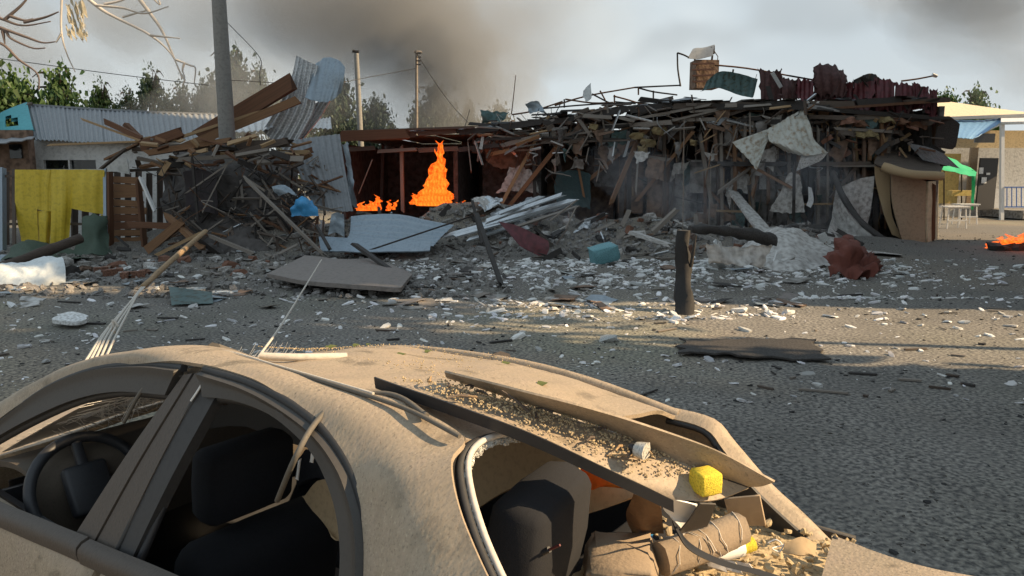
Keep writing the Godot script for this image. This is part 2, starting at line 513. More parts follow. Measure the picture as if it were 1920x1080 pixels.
	fl.emission_texture = ntex(0.02, [[0.1, Color(0.7, 0.022, 0.002)], [0.38, Color(1.0, 0.075, 0.004)], [0.58, Color(1.0, 0.15, 0.01)], [0.75, Color(1.0, 0.30, 0.03)]], 256, 4, FastNoiseLite.TYPE_SIMPLEX, 61)
	fl.emission_energy_multiplier = 1.15
	fl.uv1_triplanar = true
	fl.uv1_scale = Vector3(1.6, 0.9, 1.6)
	M.flame = fl
# ---------------------------------------------------------------- setting
func sky_image() -> ImageTexture:
	var w := 768
	var h := 384
	var im := Image.create(w, h, false, Image.FORMAT_RGBF)
	var n := FastNoiseLite.new()
	n.seed = 5
	n.frequency = 1.0
	n.fractal_octaves = 5
	for y in h:
		var el := (0.5 - (y + 0.5) / h) * PI
		for x in w:
			var az := ((x + 0.5) / w - 0.5) * TAU
			var d := Vector3(sin(az) * cos(el), sin(el), -cos(az) * cos(el))
			var c := Color(0.28, 0.385, 0.49).lerp(Color(0.545, 0.585, 0.59), clampf(pow(1.0 - maxf(el, 0.0) / 1.57, 3.0), 0, 1))
			if el > -0.05:
				var s := n.get_noise_3d(d.x * 1.6, d.y * 4.0, d.z * 1.6)
				var t := n.get_noise_3d(d.x * 3.0 + 9.0, d.y * 7.0, d.z * 3.0)
				c = c.lerp(Color(0.62, 0.67, 0.68), clampf(s * 1.5 + 0.2, 0.0, 0.75))
				c = c.lerp(Color(0.34, 0.37, 0.385), clampf(t * 1.5 + 0.02, 0.0, 0.5))
			if el < 0.0: c = c.lerp(Color(0.16, 0.15, 0.14), clampf(-el * 12.0, 0, 1))
			im.set_pixel(x, y, c)
	return ImageTexture.create_from_image(im)
func view_and_light() -> void:
	var cam := Camera3D.new()
	cam.name = "camera"
	add_child(cam)
	cam.position = Vector3(0, H, 0)
	cam.rotation_degrees.x = -PITCH
	cam.fov = rad_to_deg(2.0 * atan(540.0 / FL))
	cam.near = 0.05
	cam.far = 2500.0
	cam.current = true
	var e := Environment.new()
	e.background_mode = Environment.BG_SKY
	var sky := Sky.new()
	var sm := PanoramaSkyMaterial.new()
	sm.panorama = sky_image()
	sky.sky_material = sm
	e.sky = sky
	e.background_energy_multiplier = 0.74
	e.tonemap_mode = Environment.TONE_MAPPER_LINEAR
	e.tonemap_exposure = 1.75
	e.sdfgi_enabled = true
	e.ssao_enabled = true
	e.ssil_enabled = true
	e.volumetric_fog_enabled = true
	e.volumetric_fog_density = 0.0
	var we := WorldEnvironment.new()
	we.name = "environment"
	we.environment = e
	add_child(we)
	var sun := DirectionalLight3D.new()
	sun.name = "sun"
	add_child(sun)
	var to := Vector3(0.838, 0.53, 0.133)
	sun.look_at_from_position(to * 50.0, Vector3.ZERO)
	sun.light_energy = 1.6
	sun.light_color = Color(1.0, 0.875, 0.70)
	sun.light_angular_distance = 0.6
	sun.shadow_enabled = true
func make_ground() -> void:
	var xs := []
	var zs := []
	for k in 9: xs.append(-900.0 + k * 105.0)
	for k in 161: xs.append(-26.0 + k * 0.33)
	for k in 9: xs.append(60.0 + k * 105.0)
	for k in 5: zs.append(300.0 - k * 70.0)
	for k in 135: zs.append(2.0 - k * 0.26)
	for k in 10: zs.append(-50.0 - k * 110.0)
	var st := SurfaceTool.new()
	st.begin(Mesh.PRIMITIVE_TRIANGLES)
	for z in zs:
		for x in xs:
			var far: bool = absf(x) > 28 or z < -34 or z > 3
			st.set_color(ground_tint(x, z))
			st.add_vertex(Vector3(x, 0.0 if far else gy(x, z), z))
	var n := xs.size()
	for j in zs.size() - 1:
		for i in n - 1:
			var a := j * n + i
			for k in [a, a + n, a + 1, a + 1, a + n, a + n + 1]: st.add_index(k)
	st.generate_normals()
	org = Vector3.ZERO
	structure(obj("ground", st.commit(), M.ground))
func ground_tint(x: float, z: float) -> Color:
	var a := nz.get_noise_2d(x * 3.0, z * 3.0) * 0.5 + 0.5
	var b := nz.get_noise_2d(x * 9.0 + 200.0, z * 9.0) * 0.5 + 0.5
	var c := Color(1.05, 1.02, 0.98).lerp(Color(0.5, 0.51, 0.53), clampf(a * 2.2 - 0.7, 0, 1))
	c = c * (0.7 + 0.6 * (nz.get_noise_2d(x * 40.0, z * 40.0) * 0.5 + 0.5))
	c = c.lerp(Color(0.62, 0.66, 0.52), clampf(b * 1.5 - 0.75, 0, 0.6))       # mossy patches in the asphalt
	c = c.lerp(Color(1.3, 1.1, 0.85), clampf(nz.get_noise_2d(x * 5.0 - 90.0, z * 5.0) * 2.0, 0, 0.8))   # patches of bare earth
	var ash := clampf((-z - 10.5) / 3.0, 0, 1) * clampf((31.0 + z) / 3.0, 0, 1)
	c = c.lerp(Color(0.62, 0.61, 0.60), ash * clampf(0.5 + a, 0, 1) * 0.7)
	return c

func leaf_crown(n: int, size: Vector3, leaf: float, clumps: int, tall: float) -> ArrayMesh:
	var st := SurfaceTool.new()
	st.begin(Mesh.PRIMITIVE_TRIANGLES)
	st.set_smooth_group(-1)
	var cs := []
	for k in clumps:
		var y := rr(0.0, 1.0)
		var w := sin(PI * pow(clampf(y * 0.92 + 0.08, 0, 1), tall))
		var a := rr(0, TAU)
		var r := sqrt(rr(0.05, 1.0)) * w
		cs.append([Vector3(cos(a) * r * size.x, y * size.y, sin(a) * r * size.z), rr(0.16, 0.34) * size.x])
	for k in n:
		var c = cs[rng.randi_range(0, clumps - 1)]
		var d := Vector3(rng.randfn(), rng.randfn(), rng.randfn()) * 0.55
		var p: Vector3 = c[0] + d * c[1]
		var b := Basis.from_euler(Vector3(rr(-1.2, 1.2), rr(0, TAU), rr(-1.2, 1.2)))
		var s := leaf * rr(0.6, 1.3)
		var t := rr(0.65, 1.25)
		st.set_color(Color(t, t * rr(0.92, 1.05), t * rr(0.8, 1.0)))
		var q := [p + b * Vector3(-0.5, 0, 0) * s, p + b * Vector3(0, 0.12, -0.32) * s, p + b * Vector3(0.5, 0, 0) * s, p + b * Vector3(0, 0.12, 0.32) * s]
		quad(st, q[0], q[1], q[2], q[3])
	st.generate_normals()
	org = Vector3.ZERO
	return st.commit()
func trunk_mesh(h: float, r: float, spread: float) -> ArrayMesh:
	var all := SurfaceTool.new()
	all.begin(Mesh.PRIMITIVE_TRIANGLES)
	var put := func(m: ArrayMesh): all.append_from(m, 0, Transform3D(Basis.IDENTITY, org))
	var top := Vector3(rr(-0.2, 0.2), h, rr(-0.2, 0.2))
	put.call(tube([Vector3(0, -0.1, 0), Vector3(rr(-0.1, 0.1), h * 0.4, 0), top], r, r * 0.25, 7, 6, 0.2))
	for k in 9:
		var y := h * rr(0.62, 0.9)
		var a := rr(0, TAU)
		var e := Vector3(cos(a) * spread * rr(0.5, 1.0), y + h * rr(0.1, 0.25), sin(a) * spread * rr(0.5, 1.0))
		put.call(tube([Vector3(0, y, 0), Vector3(0, y, 0).lerp(e, 0.5) + Vector3(0, 0.15, 0), e], r * 0.35, r * 0.08, 5, 4, 0.2))
	org = Vector3.ZERO
	return all.commit()
var crowns := []
var trunks := []
func tree(p: Vector3, h: float, wide: float, kind: int, leaf: String, label: String, group := "", low := 0.22) -> void:
	var t := thing("leafy_tree", p, label, "tree", group)
	org = p
	obj("trunk", trunks[kind], M.bark, t).scale = Vector3(wide, h, wide)
	org = p + Vector3(0, h * low, 0)
	obj("crown", crowns[kind], M[leaf], t).scale = Vector3(wide, h * (1.0 - low), wide)
func make_trees() -> void:
	for k in 4:
		crowns.append(leaf_crown([4200, 4600, 2900, 2900][k], Vector3(1, 1, 1), [0.13, 0.12, 0.12, 0.11][k], [46, 60, 30, 36][k], [0.8, 0.75, 1.0, 0.9][k]))
		trunks.append(trunk_mesh(1.0, 0.05, 0.7))
	var list := [[-30, 130, 36, 2.6, 0, "leaf_a", "dark leafy tree at the far left edge above the turquoise gable"], [28, 160, 37, 2.2, 1, "leaf_b", "bright green tree rising above the turquoise gable"], [112, 155, 38, 2.2, 0, "leaf_b", "rounded bright green tree behind the left end of the grey corrugated roof"],
		[188, 172, 40, 1.3, 2, "leaf_a", "sparse small tree behind the middle of the grey corrugated roof"], [240, 178, 42, 1.3, 3, "leaf_c", "short tree with separate sprigs behind the grey roof"], [283, 152, 43, 1.6, 2, "leaf_c", "upright pointed tree over the right half of the grey roof"], [340, 170, 44, 1.6, 3, "leaf_c", "hazy dark tree left of the concrete pole"],
		[385, 165, 45, 1.5, 1, "leaf_c", "hazy tree just left of the concrete pole"], [438, 118, 44, 2.2, 0, "leaf_c", "tall hazy tree directly behind the concrete pole"], [486, 140, 46, 1.7, 3, "leaf_c", "narrow hazy tree right of the concrete pole"], [545, 175, 48, 2.2, 1, "leaf_c", "hazy tree behind the raised corrugated sheets"],
		[640, 172, 50, 2.4, 0, "leaf_c", "smoky tree between the raised sheets and the lamp post"], [705, 195, 52, 2.0, 1, "leaf_c", "low smoky tree right of the lamp post"], [815, 178, 50, 2.2, 0, "leaf_c", "smoky tree behind the fire and the thin pole"], [878, 198, 52, 1.5, 3, "leaf_c", "small smoky tree right of the flames above the roof"], [935, 205, 54, 1.8, 1, "leaf_c", "low smoky tree by the thin leaning antenna"]]
	for a in list:
		var p := W(a[0], a[1] + 9, a[2])
		a[3] *= 0.82
		tree(Vector3(p.x, 0, p.z), p.y, a[3], a[4], a[5], a[6], "trees behind the market", maxf(0.2, 1.0 - a[3] * 2.1 / p.y))
	for a in [[1775, 188, 95, 2.5, 1], [1830, 190, 97, 3.0, 0]]:
		var p := W(a[0], a[1], a[2])
		tree(Vector3(p.x, 0, p.z), p.y, a[3], a[4], "leaf_b", ["pale far tree just above the cream hall roof", "second pale far tree above the cream hall roof"][int(a[0] > 1800)], "trees behind the market", maxf(0.2, 1.0 - a[3] * 2.1 / p.y))
	# street tree that throws its shade over the yard, right of the view
	tree(Vector3(12.5, 0, -11.2), 13.0, 2.6, 1, "leaf_b", "tall street tree nearest the apartment block", "street trees", 0.6)
	tree(Vector3(12.5, 0, -7.1), 15.0, 2.3, 0, "leaf_b", "tallest street tree in the middle of the three", "street trees", 0.6)
	tree(Vector3(11.5, 0, -4.8), 12.0, 2.3, 0, "leaf_b", "tall street tree standing between the shop and apartment block", "street trees", 0.5)

func window_row(h: Node3D, a: Vector3, b: Vector3, n: int, w: float, ht: float, fm: Material, nrm_: Vector3) -> void:
	var t := (b - a).normalized()
	for i in n:
		var c := a.lerp(b, (i + 0.5) / n)
		var turn := atan2(nrm_.x, nrm_.z)
		var f := box("window", c + nrm_ * 0.02, Vector3(w, ht, 0.08), fm, h, turn)
		org = Vector3(0, 0, 0)
		for s in [-1, 1]:
			var g := MeshInstance3D.new()
			var bm := BoxMesh.new()
			bm.size = Vector3(w * 0.42, ht * 0.84, 0.03)
			g.mesh = bm
			g.material_override = M.window_glass
			g.name = "pane"
			f.add_child(g, true)
			g.position = Vector3(s * w * 0.23, 0, 0.04)
func far_places() -> void:
	# apartment block, shop and low garage right of the view: they shade the yard
	var b := thing("apartment_block", Vector3(19.9, 0, -15), "tall grey apartment block right of the yard", "building")
	box("wall", Vector3(19.9, 13.5, -14.9), Vector3(5.4, 27, 11.8), M.grey_wall, b)
	box("roof", Vector3(19.9, 27.15, -15), Vector3(5.8, 0.3, 11.8), M.concrete, b)
	for k in 9: window_row(b, Vector3(17.2, 1.9 + k * 2.9, -9.7), Vector3(17.2, 1.9 + k * 2.9, -20.3), 5, 1.3, 1.4, M.white_paint, Vector3(-1, 0, 0))
	b = thing("shop_building", Vector3(9.1, 0, -5), "three-storey brown shop building right of the wrecked car", "building")
	box("wall", Vector3(9.1, 4.5, -4.8), Vector3(2, 9, 3.2), M.brown_wall, b)
	box("roof", Vector3(9.1, 9.1, -4.95), Vector3(2.2, 0.2, 3.2), M.roof_grey, b)
	for k in 3: window_row(b, Vector3(8.1, 1.8 + k * 2.9, -3.5), Vector3(8.1, 1.8 + k * 2.9, -6.4), 2, 0.9, 1.3, M.white_paint, Vector3(-1, 0, 0))
	b = thing("low_garage", Vector3(11.5, 0, 0.8), "low grey garage right of the wrecked car", "building")
	box("wall", Vector3(11.5, 2.25, 0.6), Vector3(7, 4.5, 7.4), M.grey_wall, b)
	box("roof", Vector3(11.5, 4.58, 0.55), Vector3(7.3, 0.16, 7.5), M.roof_grey, b)
	for k in 2: box("door", Vector3(7.97, 1.15, 2.4 - k * 3.4), Vector3(0.08, 2.3, 2.4), M.rusty, b)

	# house on the left
	var d0 := 22.6
	b = thing("grey_roofed_house", W(190, 420, 24.0), "long low house with grey corrugated roof and turquoise gable", "house")
	var eave := [W(66, 262, d0), W(170, 268, d0), W(290, 268, d0), W(420, 262, d0 + 1.0)]
	var ridge := [W(50, 196, d0 + 3), W(165, 204, d0 + 3.4), W(280, 210, d0 + 3.8), W(420, 215, d0 + 4.4)]
	var n := 10
	for i in n:
		var a0 := float(i) / n * 3.0
		var a1 := float(i + 1.04) / n * 3.0
		var lift := Vector3(0, 0.012 * (i % 2), 0)
		obj("roof_sheet", patch([[along(ridge, a0) + lift, along(ridge, minf(a1, 3.0)) + lift], [along(eave, a0) + lift, along(eave, minf(a1, 3.0)) + lift]], 32, 4, 0.01, {"corr": 0.022, "n": 4, "dent": 0.03, "freq": 20.0}), M.roof_grey, b)
	for i in 3: plank("ridge_cap", ridge[i], ridge[i + 1], 0.3, 0.06, M.roof_grey, b, 0, true)
	# walls
	var wl := W(50, 300, d0 + 0.3)
	var wr := W(420, 300, d0 + 0.8)
	var mid := (wl + wr) / 2
	var yl := W(80, 317, d0 + 0.3).y
	var yh := W(80, 300, d0 + 0.3).y
	var xs := [wl.x, W(80, 300, d0 + 0.3).x, W(126, 300, d0 + 0.3).x, W(129, 300, d0 + 0.3).x, W(178, 300, d0 + 0.3).x, wr.x]
	var wz := wl.z - 0.15
	box("wall", Vector3(mid.x, yl / 2, wz), Vector3(wr.x - wl.x, yl, 0.24), M.whitewash, b)
	box("wall", Vector3(mid.x, (yh + 2.98) / 2, wz), Vector3(wr.x - wl.x, 2.98 - yh, 0.24), M.whitewash, b)
	for k in [0, 2, 4]: box("wall", Vector3((xs[k] + xs[k + 1]) / 2, (yl + yh) / 2, wz), Vector3(xs[k + 1] - xs[k], yh - yl, 0.24), M.whitewash, b)
	for k in [1, 3]: box("pane", Vector3((xs[k] + xs[k + 1]) / 2, (yl + yh) / 2, wz), Vector3(xs[k + 1] - xs[k], yh - yl, 0.02), M.window_glass, b)
	box("back_wall", Vector3(mid.x, 1.5, wz - 2.8), Vector3(wr.x - wl.x, 3.0, 0.2), M.whitewash, b)
	box("ceiling", Vector3(mid.x, 2.94, wz - 1.45), Vector3(wr.x - wl.x, 0.06, 2.6), M.whitewash, b)
	obj("gable", patch([[W(-40, 236, d0 + 0.4), W(-5, 216, d0 + 0.9), W(50, 198, d0 + 2.8)], [W(-40, 250, d0 + 0.4), W(5, 250, d0 + 0.6), W(66, 250, d0 + 0.2)]], 10, 6, 0.12, {"holes": [Vector2i(6, 3), Vector2i(7, 3), Vector2i(7, 4), Vector2i(6, 4), Vector2i(6, 2)]}), M.turquoise_paint, b)
	plank("fascia_board", W(-60, 254, d0 - 0.2), W(66, 252, d0 - 0.2), 0.1, 0.18, M.blue_sheet, b, 0, true)
	obj("porch_roof", patch([[W(-60, 258, d0), W(66, 256, d0)], [W(-60, 278, d0 - 1.6), W(60, 262, d0 - 1.2)]], 12, 3, 0.03, {"corr": 0.02, "n": 4}), M.roof_grey, b)
	plank("gable_trim", W(-20, 226, d0 + 0.5), W(54, 194, d0 + 2.8), 0.25, 0.08, M.timber_dark, b, 0, true)
	box("brown_wall", (W(-60, 290, d0 - 0.4) + W(52, 290, d0 - 0.4)) / 2 + Vector3(0, -0.6, 0), Vector3(2.0, 2.6, 0.3), M.brown_wall, b)
	box("window", W(30, 284, d0 - 0.6), Vector3(0.34, 0.4, 0.06), M.window_glass, b)

	# place on the right, in the sun
	b = thing("cream_hall", W(1880, 420, 62), "long cream hall with pale roof at the far right", "building")
	var hp := W(1900, 300, 62)
	box("wall", Vector3(hp.x + 6, 2.8, hp.z - 5), Vector3(26, 5.6, 9), M.cream_wall, b)
	obj("roof", patch([[W(1752, 190, 66), W(1925, 214, 62), W(2200, 244, 60)], [W(1752, 222, 57), W(1925, 226, 56.8), W(2200, 250, 56)]], 12, 3, 0.15), M.cream_wall, b)
	b = thing("blue_roofed_kiosk", W(1850, 400, 34), "cream kiosk with blue roof, white porch and black door", "kiosk")
	var k0 := W(1762, 300, 35.5)
	var k1 := W(2080, 300, 35.5)
	box("wall", Vector3((k0.x + k1.x) / 2, 1.6, k0.z - 1.5), Vector3(k1.x - k0.x, 3.2, 3.0), M.whitewash, b)
	obj("blue_roof", patch([[W(1790, 226, 35), W(1840, 226, 35), W(1880, 222, 35), W(1945, 220, 35)], [W(1788, 258, 32.6), W(1812, 260, 32.4), W(1830, 258, 32.6), W(1880, 228, 33)]], 24, 5, 0.02, {"corr": 0.015, "n": 9}), M.blue_roof, b)
	plank("roof_edge", W(1780, 222, 34.8), W(1990, 214, 34.8), 0.3, 0.14, M.roof_grey, b, 0, true)
	obj("porch_roof", patch([[W(1876, 226, 34.8), W(2060, 222, 34.8)], [W(1876, 234, 32.6), W(2060, 230, 32.6)]], 4, 2, 0.12), M.white_paint, b)
	for u in [1879, 1990]:
		var lo := W(u, 400, 32.8)
		lo.y = 0
		var hi := W(u, 234, 32.8)
		plank("porch_column", lo, hi, 0.14, 0.14, M.white_paint, b, 0, true)
	for v in [351, 388]: plank("rail", W(1884, v, 32.7), W(1990, v, 32.7), 0.05, 0.05, M.blue_paint, b, 0, true)
	for k in 12: plank("rail_bar", W(1888 + k * 9, 351, 32.7), W(1888 + k * 9, 388, 32.7), 0.03, 0.03, M.blue_paint, b, 0, true)
	box("porch_floor", W(1930, 396, 34) + Vector3(1.2, -0.1, 0), Vector3(5, 0.35, 3), M.concrete, b)
	box("skirting", W(1935, 372, 35.3), Vector3(4.0, 0.9, 0.15), M.white_paint, b)
	var dr := box("door", W(1850, 345, 34.6), Vector3(1.0, 2.35, 0.08), M.black_paint, b, 0.25)
	for a in [[1840, 320, 0.22, 0.28], [1845, 338, 0.28, 0.27], [1853, 326, 0.2, 0.1]]:
		var q := box("paper", W(a[0], a[1], 34.45), Vector3(a[2], a[3], 0.012), M.white_paint, b, 0.25)
	box("yellow_panel", W(1778, 335, 35.2), Vector3(0.95, 2.3, 0.1), M.yellow_wall, b)
	box("window", W(1846, 259, 34.9), Vector3(0.9, 0.42, 0.1), M.window_glass, b)
	box("door_frame", W(1822, 330, 35.1), Vector3(0.35, 2.6, 0.12), M.beige_panel, b)
	# green canopy
	b = thing("green_canopy", W(1800, 412, 30), "small green cloth canopy on thin posts before the yellow wall", "canopy")
	obj("cloth", patch([[W(1768, 290, 31), W(1800, 306, 31), W(1828, 320, 31)], [W(1760, 318, 29.5), W(1795, 324, 29.3), W(1830, 330, 29.5)]], 12, 8, 0.006, {"dent": 0.12, "freq": 60.0}), M.green_cloth, b)
	obj("hanging_side", patch([[W(1821, 318, 30.2), W(1829, 322, 30.2)], [W(1822, 360, 30.2), W(1828, 360, 30.1)], [W(1821, 392, 30.2), W(1825, 394, 30.1)]], 5, 10, 0.006, {"dent": 0.08}), M.green_cloth, b)
	for u in [1770, 1803]: plank("post", GG(u, 413), W(u, 322, 29.8), 0.05, 0.05, M.steel_dark, b, 0, true)
	box("yellow_counter", W(1800, 362, 31), Vector3(0.85, 0.22, 0.4), M.yellow_wall, b)
	for k in 2:
		b = thing("metal_stand", GG([1786, 1808][k], [428, 420][k]), ["low white tubular stand left under the green canopy", "low white tubular stand right under the green canopy"][k], "stand", "white stands under the canopy")
		var o: Vector3 = base_of[b]
		for s in [-1, 1]:
			for q in [-1, 1]: plank("leg", o + Vector3(s * 0.35, 0, q * 0.25), o + Vector3(s * 0.3, 0.75, q * 0.2), 0.04, 0.04, M.white_paint, b, 0, true)
		for y in [0.3, 0.75]: plank("shelf_bar", o + Vector3(-0.36, y, 0.24), o + Vector3(0.36, y, 0.24), 0.05, 0.05, M.white_paint, b, 0, true)
		box("top", o + Vector3(0, 0.79, 0), Vector3(0.8, 0.04, 0.6), M.white_paint, b)

	# poles and lines
	b = thing("concrete_utility_pole", W(436, 420, 19.8) * Vector3(1, 0, 1), "tall grey concrete utility pole rising out of the wreckage", "utility pole")
	var pt := W(408, -40, 19.6)
	obj("shaft", tube([base_of[b] - Vector3(0, 0.3, 0), base_of[b].lerp(pt, 0.5), pt], 0.23, 0.17, 10, 6), M.concrete_pole, b)
	obj("clamp", tube([W(424, 262, 19.75), W(426, 272, 19.75)], 0.25, 0.25, 10), M.concrete_pole, b)
	b = thing("lamp_post", W(680, 420, 29), "grey lamp post with small bracket behind the burning stall", "lamp post")
	obj("shaft", tube([Vector3(W(681, 300, 29).x, 0, -29), W(668, 100, 29)], 0.13, 0.09, 8), M.concrete_pole, b)
	obj("bracket", tube([W(661, 96, 29), W(673, 97, 29)], 0.06, 0.05, 6), M.steel_dark, b)
	b = thing("thin_power_pole", W(779, 420, 30), "thin power pole seen through the smoke above the flames", "utility pole")
	obj("shaft", tube([Vector3(W(779, 300, 30).x, 0, -30), W(781, 95, 30)], 0.07, 0.055, 8), M.timber_grey, b)
	obj("cross_arm", tube([W(777, 97, 30), W(791, 98, 30)], 0.05, 0.05, 6), M.timber_grey, b)
	for k in 4: obj("insulator", tube([W(780, 100 + k * 7, 29.9), W(789, 100 + k * 7, 29.9)], 0.02, 0.03, 5), M.steel_dark, b)
	org = Vector3.ZERO
	var wires := [[W(-200, 85, 26), W(0, 110, 26), W(200, 137, 26), W(392, 160, 26), "power line sagging across the sky to the concrete pole"], [W(424, 40, 19.6), W(486, 106, 22), W(487, 135, 22), W(488, 160, 22.3), "loose wire dropping right of the concrete pole"], [W(425, 150, 26), W(600, 158, 27), W(700, 143, 29), W(781, 128, 30), "thin power line between lamp post and power pole"], [W(781, 100, 30), W(820, 160, 29), W(850, 200, 28), W(880, 232, 26), "slack wire hanging from the thin power pole"]]
	for a in wires: tag(obj("power_line", tube(a.slice(0, 4), 0.012 if a[0].z > -30 else 0.02, 0.012, 4, 16), M.wire), a[4], "wire", "overhead wires")
	tag(obj("roof_antenna", tube([W(959, 214, 24), W(963, 180, 24), W(967, 141, 24)], 0.018, 0.012, 5), M.rusty), "thin leaning antenna rod on the low roof", "antenna")
# ---------------------------------------------------------------- the wrecked market
func FD(u: float) -> float: return lerpf(24.0, 22.0, (u - 650.0) / 1105.0)
func B(u: float, v: float, off := 0.0) -> Vector3: return W(u, v, FD(u) + off)
func pix(list: Array, off := 0.0) -> Array:       # rows of [u, v(, extra depth)] on the facade
	var out := []
	for row in list:
		var r := []
		for p in row: r.append(B(p[0], p[1], off + (p[2] if p.size() > 2 else 0.0)))
		out.append(r)
	return out
func pixd(list: Array, d: float) -> Array:
	var out := []
	for row in list:
		var r := []
		for p in row: r.append(W(p[0], p[1], d + (p[2] if p.size() > 2 else 0.0)))
		out.append(r)
	return out
func sheet(called: String, rows: Array, m: String, o: Dictionary, label: String, category: String, nu := 24, nv := 14, group := "") -> MeshInstance3D:
	return tag(obj(called, patch(rows, nu, nv, o.get("th", 0.008), o), M[m]), label, category, group)
func pick(a: Array): return a[rng.randi_range(0, a.size() - 1)]
func roof_y(s: float) -> float:      # s along the facade in metres
	var k := [[0.0, 3.2], [4.0, 3.32], [6.6, 3.6], [9.0, 3.95], [10.5, 4.05], [18.5, 4.1]]
	for i in k.size() - 1:
		if s <= k[i + 1][0]: return lerpf(k[i][1], k[i + 1][1], (s - k[i][0]) / (k[i + 1][0] - k[i][0]))
	return 4.1
func market() -> void:
	var L := B(640, 400)
	var R := B(1755, 400)
	L.y = 0
	R.y = 0
	var e := (R - L).normalized()
	var n := Vector3(e.z, 0, -e.x)
	if n.z > 0: n = -n
	var len := (R - L).length()
	var turn := atan2(-e.z, e.x)
	var Q := func(s: float, y: float, o: float) -> Vector3: return L + e * s + n * o + Vector3(0, y, 0)
	var b := thing("collapsed_market_building", (L + R) / 2 + n * 2.5, "long burnt market building with torn roof and blown-out stalls", "building")
	# back and side walls, partitions
	for k in 6:
		var s0 := len * k / 6.0
		var s1 := len * (k + 1) / 6.0
		var h := roof_y((s0 + s1) / 2) - 0.15
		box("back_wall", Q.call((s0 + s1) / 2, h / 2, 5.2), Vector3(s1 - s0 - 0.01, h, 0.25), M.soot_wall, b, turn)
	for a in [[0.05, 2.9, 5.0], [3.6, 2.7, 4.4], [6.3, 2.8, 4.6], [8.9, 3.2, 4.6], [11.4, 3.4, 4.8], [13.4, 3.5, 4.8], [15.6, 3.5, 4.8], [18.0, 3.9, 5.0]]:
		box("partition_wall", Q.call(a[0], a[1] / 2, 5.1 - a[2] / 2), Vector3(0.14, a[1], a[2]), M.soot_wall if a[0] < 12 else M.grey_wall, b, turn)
	# mid walls a little behind the front
	for a in [[9.0, 10.4, 1.9, 1.6, "grey_wall"], [10.5, 11.3, 2.1, 1.2, "grey_wall"], [6.4, 8.7, 2.6, 3.0, "brown_wall"], [4.2, 6.2, 2.8, 2.6, "soot_wall"], [13.5, 15.5, 3.9, 1.8, "soot_wall"], [15.7, 17.9, 3.9, 1.8, "soot_wall"], [11.5, 13.3, 3.9, 2.0, "soot_wall"]]:
		box("inner_wall", Q.call((a[0] + a[1]) / 2, a[2] / 2, a[3]), Vector3(a[1] - a[0], a[2], 0.16), M[a[4]], b, turn)
	# upper floor slab right of the middle
	box("floor_slab", Q.call(14.6, 2.26, 2.6), Vector3(7.4, 0.14, 4.9), M.soot_wall, b, turn)
	# ceiling of soot-black sheets under the roof boards, and the roof boards themselves
	var s := 0.0
	while s < len - 0.3:
		var y := roof_y(s)
		if rng.randf() > 0.05:
			plank("roof_board", Q.call(s + 0.15, y + rr(-0.03, 0.05), -0.35 + rr(-0.35, 0.3)), Q.call(s + 0.15 + rr(-0.05, 0.05), y + rr(0.15, 0.3), 5.3), 0.29, 0.05, pick([M.charred, M.timber_grey, M.timber_dark, M.roof_grey]), b)
		s += 0.3
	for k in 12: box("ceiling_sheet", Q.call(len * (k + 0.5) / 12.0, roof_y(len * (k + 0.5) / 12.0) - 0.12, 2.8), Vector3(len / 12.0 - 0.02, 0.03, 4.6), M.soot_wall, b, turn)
	# eave beams in lengths
	for k in 14:
		var a0 := len * k / 14.0
		var a1 := len * (k + 1.05) / 14.0
		plank("eave_beam", Q.call(a0, roof_y(a0) - 0.1, -0.3 + rr(-0.1, 0.1)), Q.call(a1, roof_y(a1) - 0.1 + rr(-0.06, 0.06), -0.3 + rr(-0.1, 0.1)), 0.12, rr(0.12, 0.2), pick([M.charred, M.timber_dark, M.charred]), b)
		plank("lower_beam", Q.call(a0, roof_y(a0) - 0.55 + rr(-0.1, 0.1), -0.2), Q.call(a1, roof_y(a1) - 0.55 + rr(-0.1, 0.1), -0.2 + rr(-0.3, 0.1)), 0.08, rr(0.08, 0.14), pick([M.charred, M.timber_grey, M.timber_dark]), b)
	plank("fascia_board", B(636, 256, -0.6), B(772, 250, -0.7), 0.06, 0.32, M.timber_red, b)
	plank("fascia_board", B(640, 247, -0.5), B(905, 238, -0.6), 0.2, 0.06, M.timber_dark, b)
	# posts: u, top, foot, width, material, extra depth
	for a in [[753, 266, 400, 0.11, "timber_grey", 0.0], [715, 262, 410, 0.1, "charred", 1.5], [1002, 236, 420, 0.1, "charred", 0.2], [1052, 230, 430, 0.09, "charred", 0.3], [1180, 215, 440, 0.12, "charred", 0.3], [1248, 215, 450, 0.1, "timber_dark", 0.2], [1322, 200, 450, 0.08, "rusty", 0.0], [1347, 190, 455, 0.09, "timber_dark", 0.1], [1372, 290, 455, 0.08, "timber_grey", -0.1], [1408, 300, 452, 0.16, "timber_pale", 0.1], [1455, 205, 300, 0.08, "timber_dark", 0.2], [1488, 296, 478, 0.07, "steel_dark", -1.2], [1520, 210, 450, 0.09, "steel_dark", -0.1], [1566, 243, 312, 0.1, "timber_pale", 0.0], [1605, 245, 312, 0.08, "timber_pale", 0.0], [1640, 245, 312, 0.08, "timber_pale", 0.0], [1582, 240, 312, 0.06, "timber_grey", 0.3], [1622, 244, 312, 0.06, "timber_grey", 0.3], [1660, 245, 312, 0.09, "timber_dark", 0.1], [1567, 318, 440, 0.1, "charred", 0.2], [1607, 312, 370, 0.08, "timber_grey", 0.1], [1563, 340, 385, 0.05, "timber_pale", -0.1], [1640, 300, 460, 0.1, "timber_dark", 0.4], [1752, 170, 300, 0.12, "rusty", 0.3], [1755, 225, 455, 0.14, "rusty", 0.6]]:
		var top := B(a[0] + rr(-4, 4), a[1], a[5])
		var foot := B(a[0] + rr(-3, 3), a[2], a[5])
		plank("post", foot, top, a[3], a[3], M[a[4]], b)
